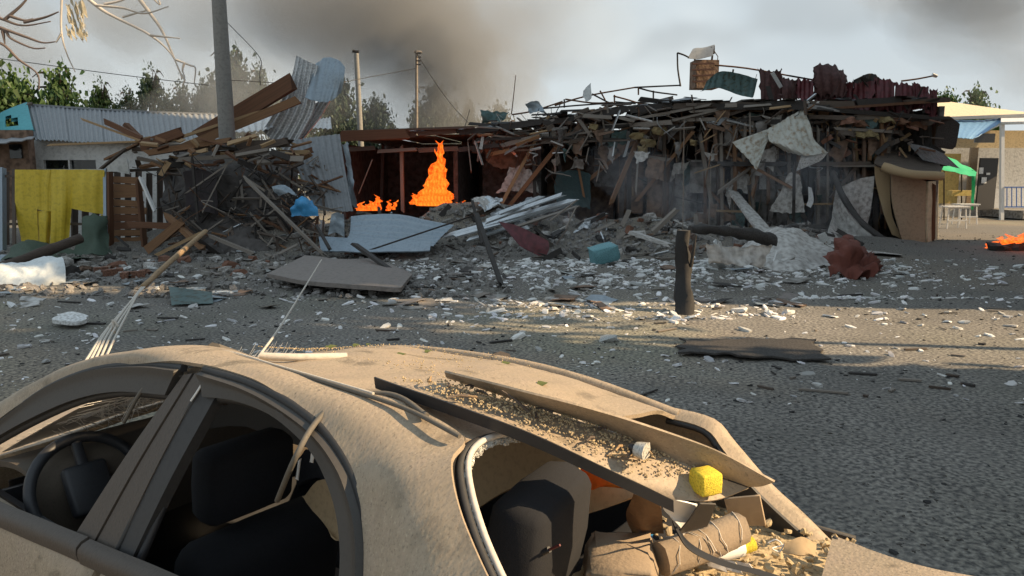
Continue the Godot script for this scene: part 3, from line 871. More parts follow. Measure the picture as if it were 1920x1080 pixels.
	for a in [[1340, 307, 1480, 308, "charred", 0.12], [1480, 308, 1640, 306, "timber_dark", 0.1], [1560, 241, 1680, 247, "timber_grey", 0.08], [1560, 311, 1690, 311, "timber_grey", 0.07], [1330, 200, 1560, 202, "charred", 0.15], [1420, 195, 1760, 222, "steel_dark", 0.12], [1180, 225, 1340, 195, "timber_grey", 0.07], [1200, 240, 1372, 200, "timber_grey", 0.06], [890, 262, 1010, 258, "charred", 0.08], [1000, 257, 1180, 262, "steel_dark", 0.06], [880, 250, 1000, 262, "timber_grey", 0.05], [1010, 268, 1200, 262, "timber_dark", 0.06], [1340, 395, 1405, 397, "timber_pale", 0.06], [1500, 383, 1566, 382, "timber_pale", 0.05], [1290, 210, 1420, 198, "timber_grey", 0.06], [1540, 205, 1755, 190, "rusty", 0.07]]:
		plank("cross_beam", B(a[0], a[1], -0.35), B(a[2], a[3], -0.35), a[5], a[5], M[a[4]], b)
	# window panes of the upper rooms
	for a in [[1570, 1602], [1610, 1637], [1645, 1662]]:
		var p0 := B(a[0], 247, 0.4)
		var p1 := B(a[1], 310, 0.4)
		box("pane", (p0 + p1) / 2, Vector3(p1.x - p0.x, p0.y - p1.y, 0.02), M.window_glass, b, turn)
	# coloured inner panels that still stand
	for a in [[1372, 312, 1398, 348, "orange_wood", 0.1], [1425, 318, 1452, 355, "white_paint", 0.3], [1295, 300, 1342, 362, "grey_wall", 0.2], [1295, 398, 1342, 450, "concrete", 0.2], [1215, 290, 1252, 440, "brown_wall", 0.4], [1160, 300, 1205, 400, "brown_wall", 0.6], [1256, 320, 1292, 440, "grey_wall", 0.4], [1460, 330, 1490, 420, "grey_wall", 0.4], [1530, 330, 1562, 440, "grey_wall", 0.3], [1345, 250, 1400, 300, "brown_wall", 0.5], [1410, 345, 1455, 440, "grey_wall", 0.5], [1575, 320, 1635, 360, "brown_wall", 0.4], [1115, 270, 1160, 350, "soot_wall", 0.6], [1200, 225, 1300, 262, "brown_wall", 0.5], [1400, 215, 1500, 250, "grey_wall", 0.6]]:
		var p0 := B(a[0], a[1], a[5])
		var p1 := B(a[2], a[3], a[5])
		box("inner_panel", (p0 + p1) / 2, Vector3(p1.x - p0.x, p0.y - p1.y, 0.05), M[a[4]], b, turn)
	# broken boards and laths hanging from the roof edge
	for k in 230:
		var u := rr(880, 1560) if k < 240 else rr(650, 1740)
		var ss := (B(u, 300) - L).dot(e)
		var top := roof_y(ss)
		var c: Vector3 = Q.call(ss, top - rr(0.05, 0.85) if u < 1540 else top - rr(0.0, 0.6), rr(-0.7, 0.8))
		var a := rr(-0.35, 0.35) if rng.randf() < 0.62 else rr(-1.6, 1.6)
		var dir := (e * cos(a) + Vector3(0, sin(a), 0) + n * rr(-0.35, 0.35)).normalized()
		var l := rr(0.25, 1.0)
		plank("hanging_board", c - dir * l * 0.5, c + dir * l * 0.5, rr(0.03, 0.12), rr(0.015, 0.05), pick([M.charred, M.timber_dark, M.timber_dark, M.timber_grey, M.timber_grey, M.timber, M.timber_pale, M.grey_wall, M.brown_wall, M.galvanised if rng.randf() < 0.3 else M.plaster]), b, rr(0, PI))
	for a in [[1085, 285, 1128, 210, 0.07, "timber_grey"], [1145, 250, 1163, 205, 0.08, "galvanised"], [1060, 290, 1090, 240, 0.06, "timber_grey"], [1035, 287, 1068, 285, 0.05, "white_paint"], [1148, 295, 1153, 265, 0.1, "galvanised"], [1170, 295, 1180, 262, 0.1, "galvanised"], [1098, 305, 1104, 275, 0.08, "timber_grey"], [1118, 342, 1126, 305, 0.06, "timber_grey"], [1138, 325, 1122, 300, 0.05, "timber_grey"], [1345, 250, 1312, 268, 0.09, "timber_pale"], [1362, 205, 1318, 260, 0.08, "timber_pale"], [1300, 325, 1352, 308, 0.06, "timber_pale"], [1382, 240, 1362, 300, 0.05, "timber_grey"], [672, 365, 700, 295, 0.09, "timber_grey"], [884, 325, 877, 262, 0.1, "timber_grey"], [905, 310, 890, 262, 0.09, "plaster"], [1245, 330, 1250, 290, 0.03, "wire"], [1328, 455, 1333, 300, 0.04, "timber_grey"]]:
		plank("hanging_board", B(a[0], a[1], -0.5), B(a[2], a[3], -0.4), a[4], 0.03, M[a[5]], b)
	# upright studs of the open bays
	for k in 17:
		var u := 1335.0 + k * 20.0 + rr(-5, 5)
		var low := rr(380, 450) if k % 3 else 305.0
		plank("stud", B(u + rr(-4, 4), low, -0.25), B(u, rr(205, 245), -0.2), rr(0.06, 0.1), rr(0.06, 0.1), pick([M.timber_pale, M.timber_grey, M.timber, M.timber_grey, M.brown_wall]), b)
	# fallen rafters leaning out of the rooms
	for k in 24:
		var u := rr(1010, 1650)
		var top := B(u, rr(198, 300), rr(-0.3, 0.5))
		var foot := B(u + rr(-150, 150), rr(260, 430), rr(-0.9, 0.4))
		plank("fallen_rafter", foot, top, rr(0.05, 0.1), rr(0.05, 0.13), pick([M.timber_grey, M.timber_grey, M.timber_dark, M.timber, M.timber_pale, M.brown_wall]), b)
	# laths standing and lying in the open rooms
	for k in 150:
		var u := rr(1180, 1700)
		var p := B(u, rr(225, 440), rr(-0.3, 1.6))
		var a := PI / 2 + rr(-0.3, 0.3) if rng.randf() < 0.55 else rr(-0.5, 0.5)
		var d := (e * cos(a) + Vector3(0, sin(a), 0)) * rr(0.3, 1.3)
		plank("loose_lath", p - d * 0.5, p + d * 0.5, rr(0.02, 0.07), rr(0.02, 0.05), pick([M.charred, M.timber_dark, M.timber_grey, M.timber_grey, M.timber, M.timber_pale, M.brown_wall]), b)
	for k in 60:
		var u := rr(880, 1330)
		var ss := (B(u, 300) - L).dot(e)
		var c: Vector3 = Q.call(ss, roof_y(ss) + rr(0.0, 0.22), rr(-0.3, 2.5))
		var d := (e * rr(0.5, 1.0) + Vector3(0, rr(-0.12, 0.2), 0) + n * rr(-0.3, 0.3)) * rr(0.4, 1.4)
		plank("roof_splinter", c - d * 0.5, c + d * 0.5, rr(0.03, 0.16), rr(0.01, 0.04), pick([M.charred, M.charred, M.timber_dark, M.timber_grey, M.roof_grey]), b, rr(0, 3))
	for k in 90:
		var u := rr(1010, 1660)
		var p0 := B(u, rr(205, 400) if u > 1190 else rr(225, 300), rr(-0.5, 0.5))
		var w := rr(0.15, 0.5)
		obj("torn_panel", patch([[p0, p0 + e * w + Vector3(0, rr(-0.1, 0.1), 0)], [p0 + Vector3(rr(-0.2, 0.2), -rr(0.2, 0.7), rr(-0.2, 0.2)), p0 + e * w * rr(0.5, 1.1) + Vector3(0, -rr(0.2, 0.8), rr(-0.2, 0.2))]], 7, 7, 0.012, {"dent": 0.1, "ragged": 0.06}), pick([M.grey_wall, M.plaster, M.brown_wall, M.concrete, M.timber_grey, M.soot_wall, M.teal_sheet, M.brown_wall]), b)
	# wires, bent rods and curled strips hanging from the roof
	for k in 46:
		var u := rr(860, 1700)
		var p0 := B(u, rr(195, 262), rr(-0.6, 0.4))
		var p3 := p0 + e * rr(-0.9, 0.9) + Vector3(0, -rr(0.2, 1.5), rr(-0.2, 0.2))
		var sag := Vector3(rr(-0.3, 0.3), -rr(0.0, 0.5), rr(-0.2, 0.2))
		obj("hanging_wire", tube([p0, p0.lerp(p3, 0.35) + sag, p0.lerp(p3, 0.7) - sag * 0.4, p3], rr(0.006, 0.018), 0.006, 5, 10), pick([M.wire, M.rusty, M.timber_grey, M.steel_dark]), b)
	for k in 44:
		var p0 := B(rr(900, 1680), rr(195, 330), rr(-0.6, 0.3))
		var w := Vector3(rr(-0.12, 0.12), rr(-0.05, 0.05), rr(0.04, 0.1))
		var q := [p0]
		for i in 3: q.append(q[i] + Vector3(rr(-0.35, 0.35), rr(-0.3, 0.1), rr(-0.2, 0.2)))
		obj("curled_strip", patch([q, [q[0] + w, q[1] + w * 1.4, q[2] + w, q[3] + w * 0.6]], 10, 3, 0.006, {"dent": 0.06, "ragged": 0.02}), pick([M.galvanised, M.roof_grey, M.plaster, M.timber_grey, M.brown_wall, M.rusty, M.charred]), b)
	# clumps of insulation under the eaves
	for a in [[1215, 268, 0.34], [1195, 255, 0.3], [1235, 245, 0.3], [1205, 280, 0.25], [1112, 240, 0.3], [1300, 268, 0.25]]:
		chunk("insulation_clump", B(a[0], a[1], -0.35), Vector3(a[2] * 1.4, a[2] * 0.8, a[2]), M.insulation if a[0] < 1500 else M.timber_red, b)
	# plaster wall remnants beside the fire
	obj("plaster_remnant", patch(pix([[[905, 262], [960, 258], [1020, 262]], [[912, 300], [960, 302], [1018, 296]], [[935, 318], [975, 316], [992, 318]]], 0.9), 16, 10, 0.12, {"dent": 0.06, "freq": 60.0, "ragged": 0.12}), M.brown_wall, b)
	obj("plaster_remnant", patch(pix([[[955, 312], [980, 310], [1000, 318]], [[945, 340], [975, 338], [1008, 345]], [[930, 362], [970, 360], [1015, 365]]], 0.4), 14, 10, 0.12, {"dent": 0.06, "freq": 60.0, "ragged": 0.1}), M.plaster, b)
	# chimney with its tin hood
	var ch := box("chimney", B(1320, 141, 1.6), Vector3(0.74, 0.86, 0.6), M.brown_wall, b, turn + 0.2)
	for k in 4: plank("course", B(1297, 120 + k * 11, 1.2), B(1342, 119 + k * 11, 1.2), 0.06, 0.05, M.brick, b)
	for u in [1302, 1334]: plank("hood_leg", B(u, 119, 1.5), B(u + 2, 102, 1.5), 0.05, 0.05, M.steel_dark, b)
	obj("chimney_hood", patch([[B(1289, 110, 1.2), B(1312, 110, 1.2), B(1336, 104, 1.2)], [B(1300, 92, 1.5), B(1322, 88, 1.5), B(1340, 84, 1.5)], [B(1300, 108, 2.0), B(1322, 106, 2.0), B(1340, 100, 2.0)]], 10, 8, 0.012, {"dent": 0.05}), M.roof_grey, b)
	obj("hood_wire", tube([B(1334, 88, 1.4), B(1346, 106, 1.4), B(1345, 118, 1.4)], 0.015, 0.015, 5), M.steel_dark, b)
	# bent pipes standing up from the roof
	for a in [[[1040, 198], [1100, 180], [1190, 164]], [[1190, 164], [1230, 162], [1275, 160]], [[1276, 162], [1271, 130], [1270, 99]], [[1270, 99], [1282, 103], [1292, 108]], [[1060, 186], [1110, 193], [1150, 192]], [[1150, 180], [1180, 188], [1210, 198]], [[1198, 165], [1225, 172], [1270, 178]], [[1110, 176], [1150, 196], [1180, 200]], [[1058, 186], [1058, 202]], [[1152, 178], [1152, 196]], [[1197, 163], [1197, 178]], [[1225, 170], [1225, 186]], [[960, 215], [1000, 208], [1055, 190]], [[1340, 122], [1400, 128], [1480, 142]], [[1480, 142], [1540, 152], [1600, 158]], [[1375, 130], [1373, 142]], [[1125, 170], [1135, 188]], [[1000, 205], [1120, 195], [1260, 190]], [[1690, 152], [1720, 148], [1756, 141]]]:
		var q := []
		for p in a: q.append(B(p[0], p[1], 0.8))
		obj("roof_pipe", tube(q, 0.028, 0.025, 6, 6), M.rusty if rng.randf() < 0.5 else M.steel_dark, b)
	obj("pipe_knob", tube([B(1748, 140, 0.8), B(1757, 143, 0.8)], 0.06, 0.05, 7), M.galvanised, b)
	# maroon sheets along the top of the right half
	var u0 := 1424.0
	var i := 0
	while u0 < 1752.0:
		var w := rr(28, 42)
		var u1 := minf(u0 + w, 1755.0)
		var tv := lerpf(136, 160, (u0 - 1424) / 330.0) + rr(-7, 8)
		var bv := lerpf(186, 220, (u0 - 1424) / 330.0) + rr(-6, 12)
		var lean := rr(-0.25, 0.25)
		obj("parapet_sheet", patch(pix([[[u0 + rr(-3, 3), tv + rr(-4, 4), lean], [(u0 + u1) / 2, tv + rr(-4, 4), lean * 0.5], [u1 + 4, tv + rr(-4, 4), lean + rr(-0.2, 0.2)]], [[u0, (tv + bv) / 2, rr(-0.2, 0.1)], [(u0 + u1) / 2, (tv + bv) / 2, rr(-0.25, 0.1)], [u1 + 3, (tv + bv) / 2, rr(-0.2, 0.1)]], [[u0 + rr(-3, 3), bv, -0.2], [(u0 + u1) / 2, bv + rr(-6, 6), -0.25], [u1 + 3, bv + rr(-3, 3), -0.15]]], 0.2), 18, 8, 0.006, {"corr": 0.018, "n": 4, "dent": 0.08, "freq": 50.0, "ragged": 0.13}), M.maroon if u0 > 1640 or rng.randf() < 0.35 else M.maroon_burnt, b)
		u0 = u1
		i += 1
	for k in 24:
		var u := rr(1410, 1750)
		var p := B(u, lerpf(140, 165, (u - 1410) / 340) + rr(-6, 45), rr(-0.4, 0.3))
		var d := Vector3(rr(-0.4, 0.4), rr(-0.5, 0.5), rr(-0.2, 0.2))
		plank("torn_strip", p - d * 0.5, p + d * 0.5, rr(0.05, 0.14), 0.01, pick([M.maroon_burnt, M.steel_dark, M.charred, M.galvanised if rng.randf() < 0.4 else M.charred]), b, rr(0, 3))
	# torn red-brown lining at the right corner
	for k in 14:
		var p := B(rr(1570, 1735), rr(215, 250), rr(-0.5, 0.0))
		obj("lining_flap", patch([[p, p + e * 0.25, p + e * rr(0.4, 0.6) + Vector3(0, -0.05, 0)], [p + Vector3(0.05, -0.2, -0.1), p + e * 0.3 + Vector3(0, -0.2, 0.2), p + e * 0.5 + Vector3(0, -0.25, 0)]], 10, 6, 0.01, {"dent": 0.2, "freq": 90.0, "ragged": 0.06}), pick([M.timber_red, M.insulation, M.brick, M.timber_dark]), b)
	for k in 70:
		var p := B(rr(1540, 1760), rr(212, 290), rr(-0.5, 0.2))
		var d := Vector3(rr(-0.5, 0.5), rr(-0.35, 0.25), rr(-0.2, 0.2))
		plank("torn_lining", p - d * 0.5, p + d * 0.5, rr(0.04, 0.14), 0.02, pick([M.timber_red, M.brick, M.timber_pale, M.charred, M.timber_dark]), b, rr(0, 3))

	# --- loose sheets on and in front of it
	sheet("teal_roof_sheet", pix([[[1325, 152], [1350, 134], [1385, 138], [1421, 148]], [[1318, 168], [1345, 158], [1385, 172], [1413, 180]], [[1312, 172], [1345, 165], [1385, 178], [1408, 183]]], 0.3), "teal_sheet", {"dent": 0.1, "freq": 50.0, "corr": 0.015, "n": 7}, "dark teal metal sheet bent over the roof right of chimney", "metal sheet")
	sheet("burnt_roof_sheet", pix([[[1528, 122, 0.3], [1548, 118, 0.3], [1572, 128, 0.4], [1586, 145, 0.5]], [[1522, 145], [1552, 140], [1580, 150], [1590, 162]], [[1530, 180], [1555, 182], [1575, 186], [1588, 188]]], 0.0), "maroon_burnt", {"corr": 0.03, "n": 5, "dent": 0.1, "freq": 70.0, "ragged": 0.2}, "bulging burnt sheet standing highest on the maroon parapet", "metal sheet")
	sheet("charred_roof_sheet", pix([[[1598, 150], [1632, 136], [1655, 150]], [[1595, 165], [1630, 158], [1660, 168]]], 0.5), "charred", {"corr": 0.02, "n": 4, "dent": 0.06, "ragged": 0.15}, "charred sheet peak on the parapet left of the round lamp", "metal sheet")
	sheet("blue_roof_scrap", pix([[[984, 194], [1003, 188], [1012, 192]], [[992, 214], [1010, 210], [1026, 214]]], 0.3), "blue_sheet", {"dent": 0.15, "freq": 80.0, "ragged": 0.05}, "small crumpled light blue scrap on the roof edge", "metal scrap", 12, 10)
	sheet("grey_roof_scrap", pix([[[901, 206], [925, 208], [956, 210]], [[903, 232], [925, 230], [945, 228]]], 0.3), "teal_sheet", {"dent": 0.18, "freq": 70.0, "ragged": 0.05}, "dark crumpled scrap on the roof above the fire", "metal scrap", 14, 10)
	sheet("white_roof_scrap", pix([[[1094, 170], [1100, 162], [1108, 155]], [[1093, 180], [1100, 178], [1110, 176]], [[1097, 190], [1103, 190], [1109, 186]]], 0.6), "white_sack", {"dent": 0.05, "ragged": 0.03}, "upright white scrap caught on the roof pipes", "plastic scrap", 8, 8)
	sheet("pale_hanging_sheet", pix([[[1373, 267, -0.9], [1405, 255, -0.8], [1437, 243, -0.6]], [[1397, 292, -1.2], [1418, 283, -1.0], [1440, 262, -0.7]], [[1418, 319, -1.4], [1424, 305, -1.2], [1437, 270, -0.8]]]), "pale_sheet", {"corr": 0.016, "n": 9, "dir": "v", "dent": 0.05}, "left wing of the torn pale corrugated sheet hanging from upper floor", "metal sheet")
	sheet("pale_hanging_sheet", pix([[[1437, 243, -0.6], [1470, 225, -0.5], [1507, 203, -0.3]], [[1442, 264, -0.8], [1480, 252, -0.9], [1520, 236, -0.7]], [[1448, 268, -0.9], [1490, 276, -1.2], [1528, 264, -0.9]], [[1470, 284, -0.8], [1512, 292, -1.3], [1552, 287, -1.0]]]), "pale_sheet", {"corr": 0.016, "n": 8, "dir": "u", "dent": 0.05}, "right wing of the torn pale corrugated sheet hanging from upper floor", "metal sheet", 32, 16)
	sheet("curled_sheet_end", pix([[[1502, 292], [1528, 290], [1553, 285]], [[1497, 308], [1520, 308], [1540, 300]], [[1492, 322], [1500, 318], [1515, 312]]], -1.0), "galvanised", {"dent": 0.06}, "curled grey sheet end below the pale hanging sheet", "metal sheet", 12, 10)
	sheet("white_door_panel", [[GG(1425, 446) + Vector3(0, 0.1, 0), GG(1450, 442) + Vector3(0, 0.1, 0)], [B(1362, 352, -0.4), B(1384, 360, -0.5)]], "plaster", {"th": 0.06, "dent": 0.02}, "long pale panel leaning left of the dark post", "panel", 6, 10)
	sheet("white_wall_panel", pix([[[1478, 325], [1490, 322], [1500, 330]], [[1455, 372], [1485, 370], [1507, 378]], [[1440, 396], [1480, 400], [1510, 400]]], -0.6), "plaster", {"th": 0.04, "dent": 0.06, "ragged": 0.06}, "torn white wall panel hanging behind the dark post", "panel", 12, 10)
	sheet("white_strip", pix([[[1515, 350], [1522, 352]], [[1516, 372], [1526, 375]], [[1512, 385], [1520, 390]]], -0.7), "white_paint", {"th": 0.01, "dent": 0.04}, "narrow white strip curled beside the dark post", "strip", 5, 10)
	sheet("grey_leaning_sheet", pix([[[1578, 350], [1612, 335], [1640, 330]], [[1562, 400], [1605, 395], [1632, 388]], [[1545, 450], [1590, 455], [1620, 445]]], -0.5), "plaster", {"th": 0.02, "dent": 0.08, "freq": 30.0}, "grey curved sheet leaning in the stall left of the beige panel", "sheet", 16, 12)
	sheet("grey_fallen_sheet", [[B(1568, 345, -0.8), B(1590, 395, -1.2), B(1640, 442, -1.9), B(1725, 482, -2.7)], [B(1560, 400, -0.8), B(1580, 435, -1.3), B(1630, 462, -2.0), B(1690, 480, -2.6)], [GG(1545, 470) + Vector3(0, 0.05, 0), GG(1590, 478) + Vector3(0, 0.05, 0), GG(1640, 480) + Vector3(0, 0.05, 0), GG(1690, 484) + Vector3(0, 0.04, 0)]], "plaster", {"th": 0.02, "dent": 0.08, "freq": 25.0}, "large grey sheet sweeping down to the ground, dark rimmed", "sheet", 24, 12)
	tag(obj("charred_rim_strip", tube([B(1560, 322, -0.7), B(1590, 385, -1.2), B(1640, 438, -1.95), B(1728, 484, -2.8)], 0.09, 0.07, 6, 14, 0.5), M.charred), "thick charred strip sweeping down along the grey sheet", "burnt strip")
	sheet("cream_curved_panel", pix([[[1640, 312], [1655, 308], [1672, 312]], [[1642, 340], [1655, 340], [1668, 345]], [[1655, 395], [1664, 398], [1672, 402]], [[1672, 440], [1682, 444], [1692, 450]]], -0.6), "board_tan", {"th": 0.03, "dent": 0.05}, "narrow cream panel curving left of the beige wall panel", "panel", 10, 16)
	var kk := thing("beige_stall_end", B(1705, 452, -0.8), "beige stall end wall with curled awning at the market corner", "stall")
	obj("wall_panel", patch(pix([[[1670, 316], [1735, 340]], [[1672, 380], [1734, 398]], [[1690, 450], [1733, 455]]], -0.8), 8, 10, 0.06, {"dent": 0.03}), M.beige_panel, kk)
	obj("sunny_jamb", patch([[B(1737, 340, -0.8), B(1756, 340, 0.4)], [B(1735, 455, -0.8), B(1755, 450, 0.4)]], 4, 8, 0.05, {"dent": 0.02}), M.cream_wall, kk)
	plank("jamb_post", B(1748, 455, -0.3), B(1750, 338, -0.3), 0.12, 0.1, M.timber_red, kk)
	obj("awning", patch(pix([[[1660, 275, 0.4], [1700, 290, 0.4], [1770, 310, 0.6]], [[1640, 302, -0.6], [1700, 318, -1.2], [1762, 328, -1.2]], [[1645, 312, -0.7], [1700, 328, -1.5], [1765, 336, -1.5]]]), 18, 12, 0.03, {"dent": 0.05}), M.timber_dark, kk)
	obj("awning_roll", tube([B(1655, 312, -1.3), B(1700, 326, -1.55), B(1768, 330, -1.55)], 0.13, 0.12, 9, 8, 0.25), M.board_tan, kk)
	sheet("dark_folded_sheet", pix([[[1757, 235], [1775, 218], [1800, 232]], [[1752, 270], [1775, 268], [1792, 272]], [[1768, 278], [1785, 280], [1790, 276]]], -0.2), "charred", {"dent": 0.06}, "dark folded sheet sticking out at the right roof corner", "metal sheet", 12, 10)
	sheet("grey_awning_sheet", pix([[[1700, 268], [1740, 276], [1770, 288]], [[1730, 300], [1765, 308], [1800, 316]]], -0.3), "roof_grey", {"corr": 0.015, "n": 8, "dent": 0.04}, "grey corrugated awning sheet sloping right above the beige stall end", "metal sheet", 32, 8)
	sheet("teal_hanging_tarp", pix([[[1045, 322], [1075, 318], [1108, 325]], [[1038, 350], [1075, 352], [1108, 352]], [[1045, 385], [1080, 388], [1107, 392]]], 0.2), "teal_tarp", {"dent": 0.1, "freq": 40.0, "ragged": 0.05}, "dark teal tarpaulin hanging in the stall right of the rubble", "tarpaulin", 14, 12)
	# left: raised galvanised sheets
	sheet("raised_corrugated_sheet", pixd([[[556, 104], [575, 114], [598, 124]], [[548, 140], [568, 150], [590, 160]], [[535, 175], [560, 190], [590, 205]], [[512, 215], [540, 235], [568, 250]], [[492, 245], [518, 270], [545, 290]]], 20.8), "galvanised", {"corr": 0.035, "n": 5, "dent": 0.03}, "bright corrugated sheet thrust up diagonally beside the timber beams", "metal sheet", 44, 16)
	sheet("raised_flat_sheet", pixd([[[592, 122, 0.5], [612, 108, 0.4], [634, 112, 0.2], [647, 126, 0.0]], [[583, 150, 0.3], [605, 145, 0.1], [630, 145, 0.0], [644, 150, -0.1]], [[572, 184, 0.0], [595, 190, -0.1], [618, 190, -0.1], [640, 174, 0.0]]], 20.5), "blue_sheet", {"corr": -0.012, "n": 5, "dent": 0.05}, "blue-grey ribbed sheet at the top of the raised wreckage", "metal sheet", 40, 14)
	sheet("rear_corrugated_sheet", pixd([[[588, 195], [605, 188], [622, 186]], [[560, 235], [580, 230], [600, 222]], [[535, 268], [555, 268], [572, 258]]], 21.2), "galvanised", {"corr": 0.03, "n": 4, "dent": 0.03}, "narrow corrugated sheet behind the bright raised one", "metal sheet", 32, 12)
	sheet("standing_corrugated_sheet", pixd([[[546, 264, 0.2], [590, 257, 0.0], [637, 252, 0.2]], [[556, 310, -0.2], [600, 308, -0.3], [645, 306, -0.1]], [[575, 362, -0.6], [618, 366, -0.6], [655, 362, -0.4]], [[594, 392, -0.8], [625, 397, -0.8], [662, 396, -0.6]]], 19.8), "roof_grey", {"corr": -0.014, "n": 8, "dent": 0.05, "freq": 25.0}, "large grey ribbed sheet standing left of the fire", "metal sheet", 56, 16)
	sheet("torn_blue_strip", pixd([[[640, 268], [655, 268]], [[648, 310], [660, 310]], [[650, 350], [664, 345]], [[655, 385], [670, 392]]], 19.7), "blue_sheet", {"dent": 0.12, "freq": 70.0, "ragged": 0.06}, "torn blue-grey strip along the right edge of standing sheet", "metal strip", 8, 16)
	sheet("flat_corrugated_sheet", pixd([[[395, 232, 2.0], [460, 224, 2.0], [530, 216, 2.0]], [[420, 250], [470, 246], [510, 240]]], 20.5), "galvanised", {"corr": 0.02, "n": 8, "dent": 0.04}, "pale corrugated sheet lying behind the diagonal timbers", "metal sheet", 40, 6)
	sheet("flat_corrugated_sheet", pixd([[[590, 225, 1.0], [620, 220, 1.0]], [[575, 240], [622, 242]]], 21.5), "galvanised", {"corr": 0.02, "n": 5, "dent": 0.03}, "small pale corrugated sheet behind the standing sheet", "metal sheet", 30, 6)
	sheet("fallen_blue_sheet", pixd([[[658, 405, 1.6], [740, 402, 1.8], [800, 412, 1.9], [852, 420, 2.0]], [[656, 436, 0.9], [740, 440, 1.0], [790, 444, 1.2], [825, 446, 1.3]], [[648, 452, 0.5], [720, 458, 0.5], [780, 460, 0.6], [812, 462, 0.7]]], 16.9), "blue_sheet", {"corr": -0.01, "n": 7, "dir": "v", "dent": 0.06, "freq": 20.0}, "wide light blue-grey sheet lying in front of the fire", "metal sheet", 30, 40)
	sheet("fallen_blue_strip", pixd([[[598, 446, 0.6], [650, 447, 0.5], [808, 455, 0.5]], [[602, 472, 0.1], [660, 474, 0.0], [806, 472, 0.1]]], 16.9), "blue_sheet", {"th": 0.03, "dent": 0.03}, "flat blue-grey strip along the foot of the fallen sheet", "metal sheet", 20, 5)
	sheet("maroon_fallen_sheet", pixd([[[934, 414, 0.5], [975, 425, 0.3], [1028, 452, 0.0]], [[955, 438, 0.2], [990, 455, 0.1], [1030, 466, -0.1]], [[975, 462, 0.0], [1000, 475, 0.0], [1022, 484, -0.1]]], 17.4), "maroon", {"dent": 0.05}, "dark red sheet lying at the foot of rubble right of fire", "metal sheet", 14, 10)
	var pl := ["lowest and longest pale metal profile slanting right over the rubble", "second pale metal profile, just above the longest one", "topmost wide pale metal profile on the rubble", "thin grey profile below the stacked pale ones", "narrow grey bar at the right end of the profiles", "short wide pale profile on top of the rubble", "pale metal profile lying level before the fallen sheet"]
	for a in [[822, 446, 1088, 372, 0.16], [850, 444, 1082, 380, 0.1], [905, 418, 1062, 362, 0.14], [870, 452, 1040, 402, 0.1], [960, 428, 1092, 384, 0.08], [930, 402, 1020, 368, 0.12], [700, 470, 960, 462, 0.12]]:
		tag(plank("metal_profile", W(a[0], a[1], 18.6), W(a[2], a[3], 20.6), a[4], 0.05, M.galvanised if a[4] > 0.09 else M.timber_grey, self, 0.4), pl.pop_front(), "metal profile", "metal profiles on the rubble")
	for k in 34:
		var u := rr(860, 1090)
		var p := GG(u, rr(345, 440))
		var mk: String = pick(["plaster", "plaster", "galvanised", "roof_grey", "concrete", "blue_sheet"])
		var ex := Vector3(rr(0.2, 0.6), rr(-0.2, 0.3), rr(-0.3, 0.3))
		var ez := Vector3(rr(-0.2, 0.2), rr(-0.25, -0.05), rr(0.15, 0.4))
		p.y += 0.2
		tag(obj("crumpled_sheet", patch([[p, p + ex * 0.5 + Vector3(0, rr(-0.1, 0.15), 0), p + ex], [p + ez, p + ez + ex * 0.6 + Vector3(0, rr(-0.05, 0.2), 0), p + ez * 1.2 + ex]], 9, 6, 0.008, {"dent": 0.2, "freq": 80.0, "ragged": 0.06}), M[mk]), "crumpled %s piece in the rubble right of the fire" % {"plaster": "white plaster", "galvanised": "shiny metal", "roof_grey": "grey metal", "concrete": "grey board", "blue_sheet": "blue-grey metal"}[mk], "scrap", "crumpled %s pieces right of the fire" % mk.replace("_", " "))
	# hanging brown lath by the tarps
	var hp := thing("foam_heap", GG(1480, 490), "heap of dusty white foam panels below the pale hanging sheet", "rubble heap")
	obj("mound", patch([[GG(1395, 470), GG(1440, 452), GG(1500, 455), GG(1555, 470)], [GG(1390, 486) + Vector3(0, 0.15, 0), GG(1440, 480) + Vector3(0, 0.5, 0), GG(1500, 478) + Vector3(0, 0.55, 0), GG(1560, 488) + Vector3(0, 0.1, 0)], [GG(1390, 497), GG(1440, 507), GG(1505, 508), GG(1560, 498)]], 26, 16, 0.05, {"dent": 0.22, "freq": 45.0}), M.plaster, hp)
	for k in 24:
		var p := GG(rr(1340, 1560), rr(455, 505))
		var d := Vector3(rr(-0.4, 0.4), rr(0.0, 0.35), rr(-0.3, 0.3))
		plank("foam_board", p, p + d, rr(0.1, 0.3), rr(0.02, 0.05), pick([M.plaster, M.foam_dirty, M.foam]), hp, rr(0, 3))

